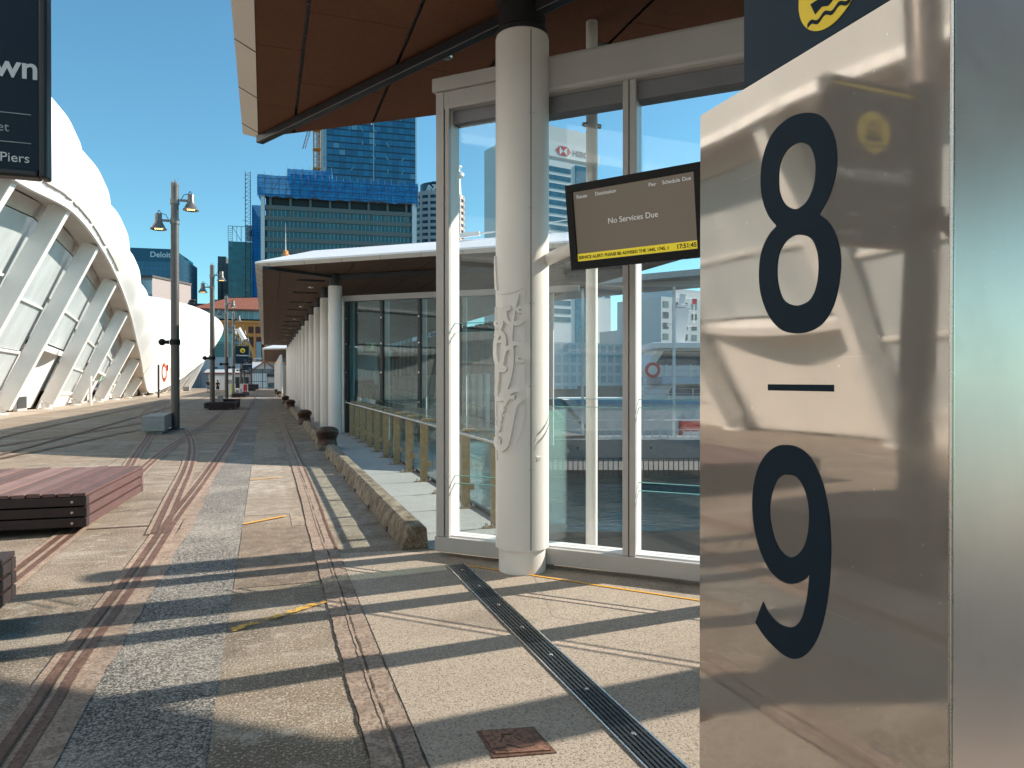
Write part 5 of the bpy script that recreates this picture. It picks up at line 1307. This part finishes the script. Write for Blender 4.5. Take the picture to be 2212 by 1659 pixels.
zd = atY(958,387,480).z; MB().lathe([(rad*.62,zt),(rad*.62,zd)], n=40).build('roof_drum', plain('drum_blue', (.008,.05,.075), .3), t, True)
for k, ch in enumerate('ANZ'):
    a = R(-90)+(-.62+.19*k)-.12; text(ch, 'lettering', M['text_white'], t, (rad*.63*math.cos(a),rad*.63*math.sin(a),zt+1.2), (-math.sin(a),math.cos(a),0), (0,0,1), 7.0, .12, 'CENTER')
a = R(-90)+.02; m = MB(); fc = Vector((rad*.635*math.cos(a),rad*.635*math.sin(a),zt+4)); m.sphere(fc+Vector((0,0,1.9)),1.25,10,6).sphere(fc+Vector((-1.6,0,-.6)),1.2,10,6).sphere(fc+Vector((1.6,0,-.6)),1.2,10,6)
m.build('emblem', plain('emblem_blue', (.06,.30,.48), .4), t)
MB().lathe([(4.2,zd),(3.4,zd+2),(2.2,zd+3)], (-2,0,0), 20).build('roof_plant', M['dark_frame'], t, True)
p = atY(986,378,560); t = thing('spire', 'thin communications spire behind the round tower', 'tower', (p.x,p.y,0))
MB().lathe([(6,0),(5,p.z-30),(3.2,p.z-3),(6.0,p.z-1.5),(6.4,p.z+1),(3,p.z+3),(2.5,p.z+5),(4.5,p.z+6),(4.5,p.z+7),(1.0,p.z+8),(.5,p.z+22)], n=20).build('shaft', M['pale_frame'], t, True)
# white stepped tower with red emblem
t, w, d, H = bld('white_tower', 'white stepped office tower with red and white emblem, seen through the glass', 'office tower', 1108, 1270, 268, 330, 30, R(11))
wt_ = plain('tower_white', (.66,.68,.69), .6, 0, .05, .1); bw = gridmat('tower_strip', (.02,.105,.165), (.03,.06,.085), 1.5, 50, .06, 0, .4, .1)
HB = H-5
box_part('body', wt_, t, 0,w,0,d,0,HB); box_part('roof_block', plain('tower_plant', (.58,.60,.61), .6), t, w*.3,w*.99,.6,d,HB,H+3.5)
w2 = w*1.16; box_part('lower_step', wt_, t, w+.01,w2,2,d,0,HB-6); w3 = w*1.42; box_part('wing', wt_, t, w2+.01,w3,5,d+10,0,HB-15.5); box_part('upper_step', wt_, t, w2*.93,w2+2.6,3.2,d,HB-6.01,HB-1)
box_part('louvre_band', plain('louvre', (.22,.25,.27), .6), t, -.1,w+.1,-.12,-.01,HB-8.4,HB-7.0)
for i in range(19):
    z = HB-12.2-i*4.25
    if z < 8: break
    box_part('window_band', bw, t, w*.30,w*.76,-.15,-.01,z-2.5,z)
    if i < 14: box_part('window_band', bw, t, w2+1.2,w3-6,4.85,4.99,z-6.5-2.4,z-6.5); box_part('window_band', bw, t, w3-4,w3-.6,4.85,4.99,z-6.5-2.4,z-6.5)
box_part('glass_shaft', gridmat('shaft_glass', (.012,.13,.21), (.008,.06,.10), 1.5, 1.6, .05, .08, .4, .1), t, w*.82,w*.97,-.3,-.01,5,HB-9.6)
lx, lz, r_ = w*.66, HB-3.4, 2.4
outline([[(lx-2*r_,lz),(lx-r_,lz-r_),(lx+r_,lz-r_),(lx+2*r_,lz),(lx+r_,lz+r_),(lx-r_,lz+r_)]], 'emblem_ground', M['text_white'], t, (0,-.03,0), (1,0,0), (0,0,1), .02)
outline([[(lx-2*r_,lz),(lx-r_,lz-r_),(lx-r_,lz+r_)],[(lx+2*r_,lz),(lx+r_,lz+r_),(lx+r_,lz-r_)],[(lx-r_,lz+r_),(lx,lz),(lx+r_,lz+r_)],[(lx-r_,lz-r_),(lx+r_,lz-r_),(lx,lz)]], 'emblem', plain('emblem_red', (.52,.02,.03), .5), t, (0,-.08,0), (1,0,0), (0,0,1), .02)
text('HSBC', 'lettering', plain('dark_lettering', (.05,.055,.065), .5), t, (lx+2.3*r_,-.1,lz-1.5), (1,0,0), (0,0,1), 4.0, .12)
# pale apartments and arcade beyond the ferry
t, w, d, H = bld('apartment_block', 'pale apartment block behind the ferry at the right of the screen', 'apartment building', 1428, 1720, 640, 190, 20, R(14))
box_part('body', plain('apartment_pale', (.55,.57,.58), .7), t, 0,w,0,d,-1,H); box_part('roof_step', plain('apartment_roof', (.60,.61,.62), .7), t, 7,w,1,d,H,H+3)
for i in range(5):
    for j in range(8):
        if j*4.2+3 < w: box_part('window', M['dark_frame'] if (i+j)%3 else plain('flat_window', (.16,.19,.21), .2), t, 1+j*4.2,3.2+j*4.2,-.08,-.01,H-3.2-3.3*i,H-1.4-3.3*i)
t, w, d, H = bld('arcade_building', 'low pale colonnaded building between white tower and apartments', 'building', 1345, 1428, 712, 230, 16, R(5))
box_part('body', plain('arcade_pale', (.60,.60,.58), .7), t, 0,w,0,d,-1,H)
for j in range(9): box_part('opening', M['dark_frame'], t, 1+j*w/9.3,2.0+j*w/9.3,-.06,-.01,H-4.2,H-1.4)
t, w, d, H = bld('ferry_shed', 'long pale waterfront shed behind the pontoon', 'building', 1160, 1345, 738, 200, 14, R(8))
box_part('body', gridmat('shed_grid', (.30,.36,.40), (.55,.58,.6), 2.8, 3.2, .3, .3, .3, .4), t, 0,w,0,d,-1,H)

# ochre heritage building with red tiled roof
t, w, d, H = bld('heritage_building', 'ochre heritage waterfront building with red tiled roof and columns', 'heritage building', 420, 640, 690, 216, 24, R(-4))
oc = plain('ochre_stone', (.80,.28,.07), .75, 0, .1, .25); oc2 = plain('ochre_trim', (.84,.35,.12), .75, 0, .08, .3); rd = plain('oxblood_infill', (.13,.035,.028), .7); gl_ = plain('sash_glass', (.30,.38,.42), .2)
box_part('wall', oc, t, 0,w,0,d,0,H); box_part('attic_glazing', gridmat('attic', (.16,.25,.29), (.42,.45,.46), 1.6, 50, .08, 0, .5), t, .0,w,.3,d,H+.4,H+3.0)
for z, hh, pr in ((H-.1,.5,.5),(H-13.2,1.1,.7),(H-15.5,.5,.35)): box_part('cornice', oc2, t, -.3,w+.3,-pr,-.01,z-hh,z)
m = MB()
for i in range(60): m.box(.3+i*w/60,.7+i*w/60,-.65,-.02,H-14.0,H-13.5)
m.build('dentil', oc, t)
tl = N('red_roof_tile'); sp = tl.sep(); f = tl.math('FRACT', tl.math('MULTIPLY', sp[2], 2.2)); f2 = tl.math('FRACT', tl.math('MULTIPLY', sp[0], 2.0))
tile = tl.fin(tl.mix(tl.math('MAXIMUM', tl.math('LESS_THAN', f, .25), tl.math('LESS_THAN', f2, .25)), tl.mix(tl.ramp(tl.noise(1.5,4),[(.3,0.0),(.7,1.0)]), (.30,.095,.055), (.40,.15,.09)), (.14,.045,.03)), .8)
m = MB(); m.add([(-.8,-1.0,H+3.1),(w+.8,-1.0,H+3.1),(w+.8,d,H+3.1),(-.8,d,H+3.1),(9,9,H+7.6),(w-4,9,H+7.6)], [(0,1,5,4),(1,2,5),(2,3,4,5),(3,0,4)]); m.build('roof', tile, t)
box_part('eave', M['red_trim'], t, -.9,w+.9,-1.1,-.6,H+2.75,H+3.15)
for j in range(9):
    x = 1.5+j*w/9.2
    box_part('infill_panel', rd, t, x,x+2.2,-.04,-.01,H-11.5,H-4.6); box_part('window', gl_, t, x+2.9,x+4.3,-.06,-.01,H-11,H-6); box_part('infill_panel', rd, t, x,x+4.2,-.04,-.01,H-26,H-16.5)
    box_part('pilaster', oc2, t, x+2.3,x+2.7,-.25,-.01,H-13,H-1)
    m = MB(); m.lathe([(.62,0),(.55,.4),(.48,8.2),(.7,8.7)], (x+1.2,-.75,H-25.6), 14).lathe([(.62,0),(.55,.4),(.48,8.2),(.7,8.7)], (x+3.0,-.75,H-25.6), 14); m.build('column', oc2, t, True)
box_part('frieze_panel', rd, t, w*.52,w*.72,-.04,-.01,H-3.6,H-1.7)
m = MB(); q = []
for k in range(17):
    a = math.pi*k/16; 
    for r in (6.2,5.2): q += [(10+r*math.cos(a),-.3,H-10.5+r*math.sin(a)*.95)]
m.add(q, [(2*k,2*k+2,2*k+3,2*k+1) for k in range(16)]); m.build('arch', oc2, t)
box_part('window', gl_, t, 9.0,11.4,-.06,-.01,H-10.5,H-6.6)
p = atY(617,560,226); tw_ = thing('clock_tower', 'ochre lantern tower top with flagpole above the white canopy roof', 'tower', (p.x,p.y,0))
zb = p.z; MB().box(-1.6,1.6,-1.6,1.6,0,zb-2).build('shaft', oc, tw_); MB().lathe([(1.9,zb-2),(1.5,zb-.2),(1.0,zb+1.0),(1.15,zb+1.4),(.75,zb+1.6),(.75,zb+2.4),(.2,zb+2.8)], n=8).build('lantern', oc2, tw_)
MB().tube((0,0,zb+2.6),(0,0,zb+8.0),.16,.08,8).tube((0,0,zb+8),(0,0,zb+11),.05,.03,6).build('flagpole', M['pale_frame'], tw_)
# dark roof edge and plant behind the membrane
t, w, d, H = bld('dark_roofed_block', 'dark flat-roofed block between white membrane and teal office', 'building', 405, 640, 655, 245, 20, R(-5))
box_part('body', plain('dark_block', (.05,.045,.045), .8), t, 0,w,0,d,0,H); MB().lathe([(.5,0),(.5,.8),(1.1,1.1),(.7,1.6)], (1.2,3,H), 12).build('roof_vent', M['dark_frame'], t)
# teal glazed low building behind the couple, blue block wall, container, shed, gate
t, w, d, H = bld('teal_pavilion', 'low teal glazed building left of the banner lamp', 'building', 428, 500, 708, 190, 10, R(-2))
box_part('glass_wall', gridmat('teal_low', (.02,.13,.13), (.16,.26,.26), 3.6, 3.6, .05, .06, .5, .1), t, 0,w,0,d,0,H-1.0)
box_part('roof', plain('teal_roof', (.22,.25,.26), .6), t, -1,w+.6,-1.2,d,H-1,H+.3); box_part('upper_band', plain('teal_band', (.17,.42,.40), .4), t, .05,w-.05,-.06,-.01,H-3.4,H-1.05)
def blockwall():
    g = N('painted_block_wall'); b = g.n("ShaderNodeTexBrick"); b.inputs['Scale'].default_value = 1.0; b.inputs['Brick Width'].default_value = .8; b.inputs['Row Height'].default_value = .4; b.inputs['Mortar Size'].default_value = .02
    b.inputs['Color1'].default_value = (.36,.41,.46,1); b.inputs['Color2'].default_value = (.40,.45,.50,1); b.inputs['Mortar'].default_value = (.26,.30,.34,1)
    mp = g.map((1,1,1),(0,0,0),(R(90),0,0)); g.l(mp, b.inputs['Vector']); return g.fin(b.outputs[0], .8)
t, w, d, H = bld('block_wall', 'pale blue block wall behind the walking couple', 'wall', 405, 520, 771, 168, .6, 0)
box_part('wall', blockwall(), t, 0,w,0,d,0,H); box_part('grille', M['dark_frame'], t, w*.42,w*.56,-.05,-.01,H*.55,H*.68); box_part('side_cladding', gridmat('corrugated_blue', (.16,.19,.23), (.09,.11,.14), .5, 50, .4, 0, .2, .6), t, -.1,w*.24,-.6,-.05,0,H*.72)
MB().box(w*.70,w*.73,-.3,-.02,0,H*.85).build('downpipe', M['red_trim'], t)
t, w, d, H = bld('container', 'white site container with small vents behind the couple', 'container', 462, 503, 813, 140, 2.5, 0, None)
box_part('body', M['shed_white'], t, 0,w,0,d,0,H); m = MB(); 
for i in range(7): m.box(w*.62+i*.16,w*.62+i*.16+.08,-.03,-.005,H*.35,H*.75)
m.build('vent', M['dark_frame'], t); box_part('door', plain('container_door', (.62,.63,.64), .6), t, w*.28,w*.55,-.03,-.005,.1,H*.9)
t, w, d, H = bld('white_shed', 'white gabled shed with red timber trim beyond the gate', 'shed', 535, 602, 805, 165, 10, 0)
zb_ = 1.65+(822-805)*0.111; rz_ = atY(578,781,165).z; xr = w*.55; x0 = -6
wl = MB(); wl.add([(w*.12,0,0),(w,0,0),(w,0,zb_),(xr,0,rz_),(w*.12,0,zb_),(w*.12,d,0),(w,d,0),(w,d,zb_),(xr,d,rz_),(w*.12,d,zb_)], [(0,1,2,3,4),(9,8,7,6,5),(0,4,9,5),(1,6,7,2)]); wl.build('wall', M['shed_white'], t)
rf = MB(); rf.beam((w+.4,-.4,zb_-.3),(xr,-.4,rz_+.12),.2,.25,Vector((0,1,0))).beam((w*.12-.5,-.4,zb_-.3),(xr,-.4,rz_+.12),.2,.25,Vector((0,1,0))); rf.build('barge_board', M['red_trim'], t)
rf = MB(); rf.add([(xr,-.3,rz_+.2),(xr,d,rz_+.2),(w+.5,d,zb_-.2),(w+.5,-.3,zb_-.2),(w*.12-.6,d,zb_-.2),(w*.12-.6,-.3,zb_-.2)], [(0,1,2,3),(1,0,5,4)]); rf.build('roof', M['corr_roof'], t)
rf = MB(); rf.add([(x0-3,1.2,zb_-.2),(w*.12,1.2,zb_-.2),(xr-.3,6,rz_),(x0-1,6,rz_)], [(0,1,2,3)]); rf.build('side_roof', M['corr_roof'], t)
box_part('side_wing', M['shed_white'], t, x0-2,w*.12-.01,1.6,d,0,zb_-.25); box_part('eave_board', M['red_trim'], t, x0-3,w*.12,1.05,1.18,zb_-.5,zb_-.15); box_part('corner_post', M['red_trim'], t, w*.12-.2,w*.12+.12,-.15,-.01,0,zb_); MB().box(xr-.12,xr+.12,-.6,-.45,rz_-1.6,rz_+.4).build('finial', M['red_trim'], t)
box_part('dark_opening', M['dark_frame'], t, x0+2,w*.12-.6,1.5,1.58,0,2.4)
t = thing('gate_fence', 'tall dark mesh gate and fence across the end of the wharf road', 'fence', (-4.6,150,0))
m = MB(); 
for i in range(24): m.box(.34*i,.34*i+.05,0,.05,0,3.1)
m.box(0,8.2,0,.06,3.1,3.2).box(0,8.2,0,.06,1.4,1.5).box(0,8.2,0,.06,.1,.2)
for x in (0,2.1,4.1,6.2,8.1): m.box(x,x+.14,-.05,.1,0,4.0 if x < 7 else 3.4)
m.build('bars', M['dark_frame'], t)
g = N('fine_mesh'); tr = g.n("ShaderNodeBsdfTransparent"); mx = g.n("ShaderNodeMixShader"); g.fin((.10,.10,.105), .6); mx.inputs[0].default_value = .55; g.l(tr.outputs[0], mx.inputs[1]); g.l(g.b.outputs[0], mx.inputs[2]); g.l(mx.outputs[0], g.out.inputs[0])
MB().box(0,8.2,.07,.075,3.2,4.0).build('mesh_panel', g.m, t)
t = thing('kiosk', 'small grey steel kiosk at the right of the gate', 'kiosk', (.35,140,0))
MB().box(0,2.3,0,2,0,3.0).build('body', plain('kiosk_grey', (.30,.33,.35), .4), t); MB().box(.25,1.6,-.04,-.01,.3,1.2).build('glass', M['glass_dark'], t); MB().box(.25,1.6,-.04,-.01,1.3,2.2).build('shutter', M['grey_frame'], t); MB().box(0,2.3,-.1,-.01,2.35,2.9).build('fascia_sign', M['dark_frame'], t); MB().box(2.5,3.0,.2,.6,0,2.2).build('side_panel', M['steel'], t)
t = thing('red_light_box', 'small red box sign beside the kiosk', 'sign', (3.0,139,0)); MB().box(-.05,.05,0,.1,0,2.0).build('post', M['dark_frame'], t); MB().box(-.45,.45,-.1,.2,1.6,2.4).build('sign_box', M['red'], t, False, .05)
t = thing('footbridge', 'curved grey footbridge deck with white railings behind the banner', 'bridge', (-9,185,0))
m = MB(); q = []
for i in range(15):
    x = i*1.3; z = 5.0+.9*math.sin(math.pi*i/16); q += [(x,0,z-.9),(x,0,z),(x,3,z),(x,3,z-.9)]
m.add(q, [(a*4+c,a*4+(c+1)%4,(a+1)*4+(c+1)%4,(a+1)*4+c) for a in range(14) for c in range(4)]); m.build('deck', plain('bridge_grey', (.30,.31,.32), .7), t)
m = MB()
for k in (.5,.9,1.3): m.path([(i*1.3,-.02,5.0+.9*math.sin(math.pi*i/16)+k) for i in range(15)], .05, 5)
for i in range(15): m.tube((i*1.3,-.02,5+.9*math.sin(math.pi*i/16)),(i*1.3,-.02,6.35+.9*math.sin(math.pi*i/16)),.05,.05,5)
m.build('railing', M['white_paint'], t)
for x in (1.5,9,16): MB().tube((x,1.5,0),(x,1.5,4.6),.35,.35,10).build('pier', M['block'], t)
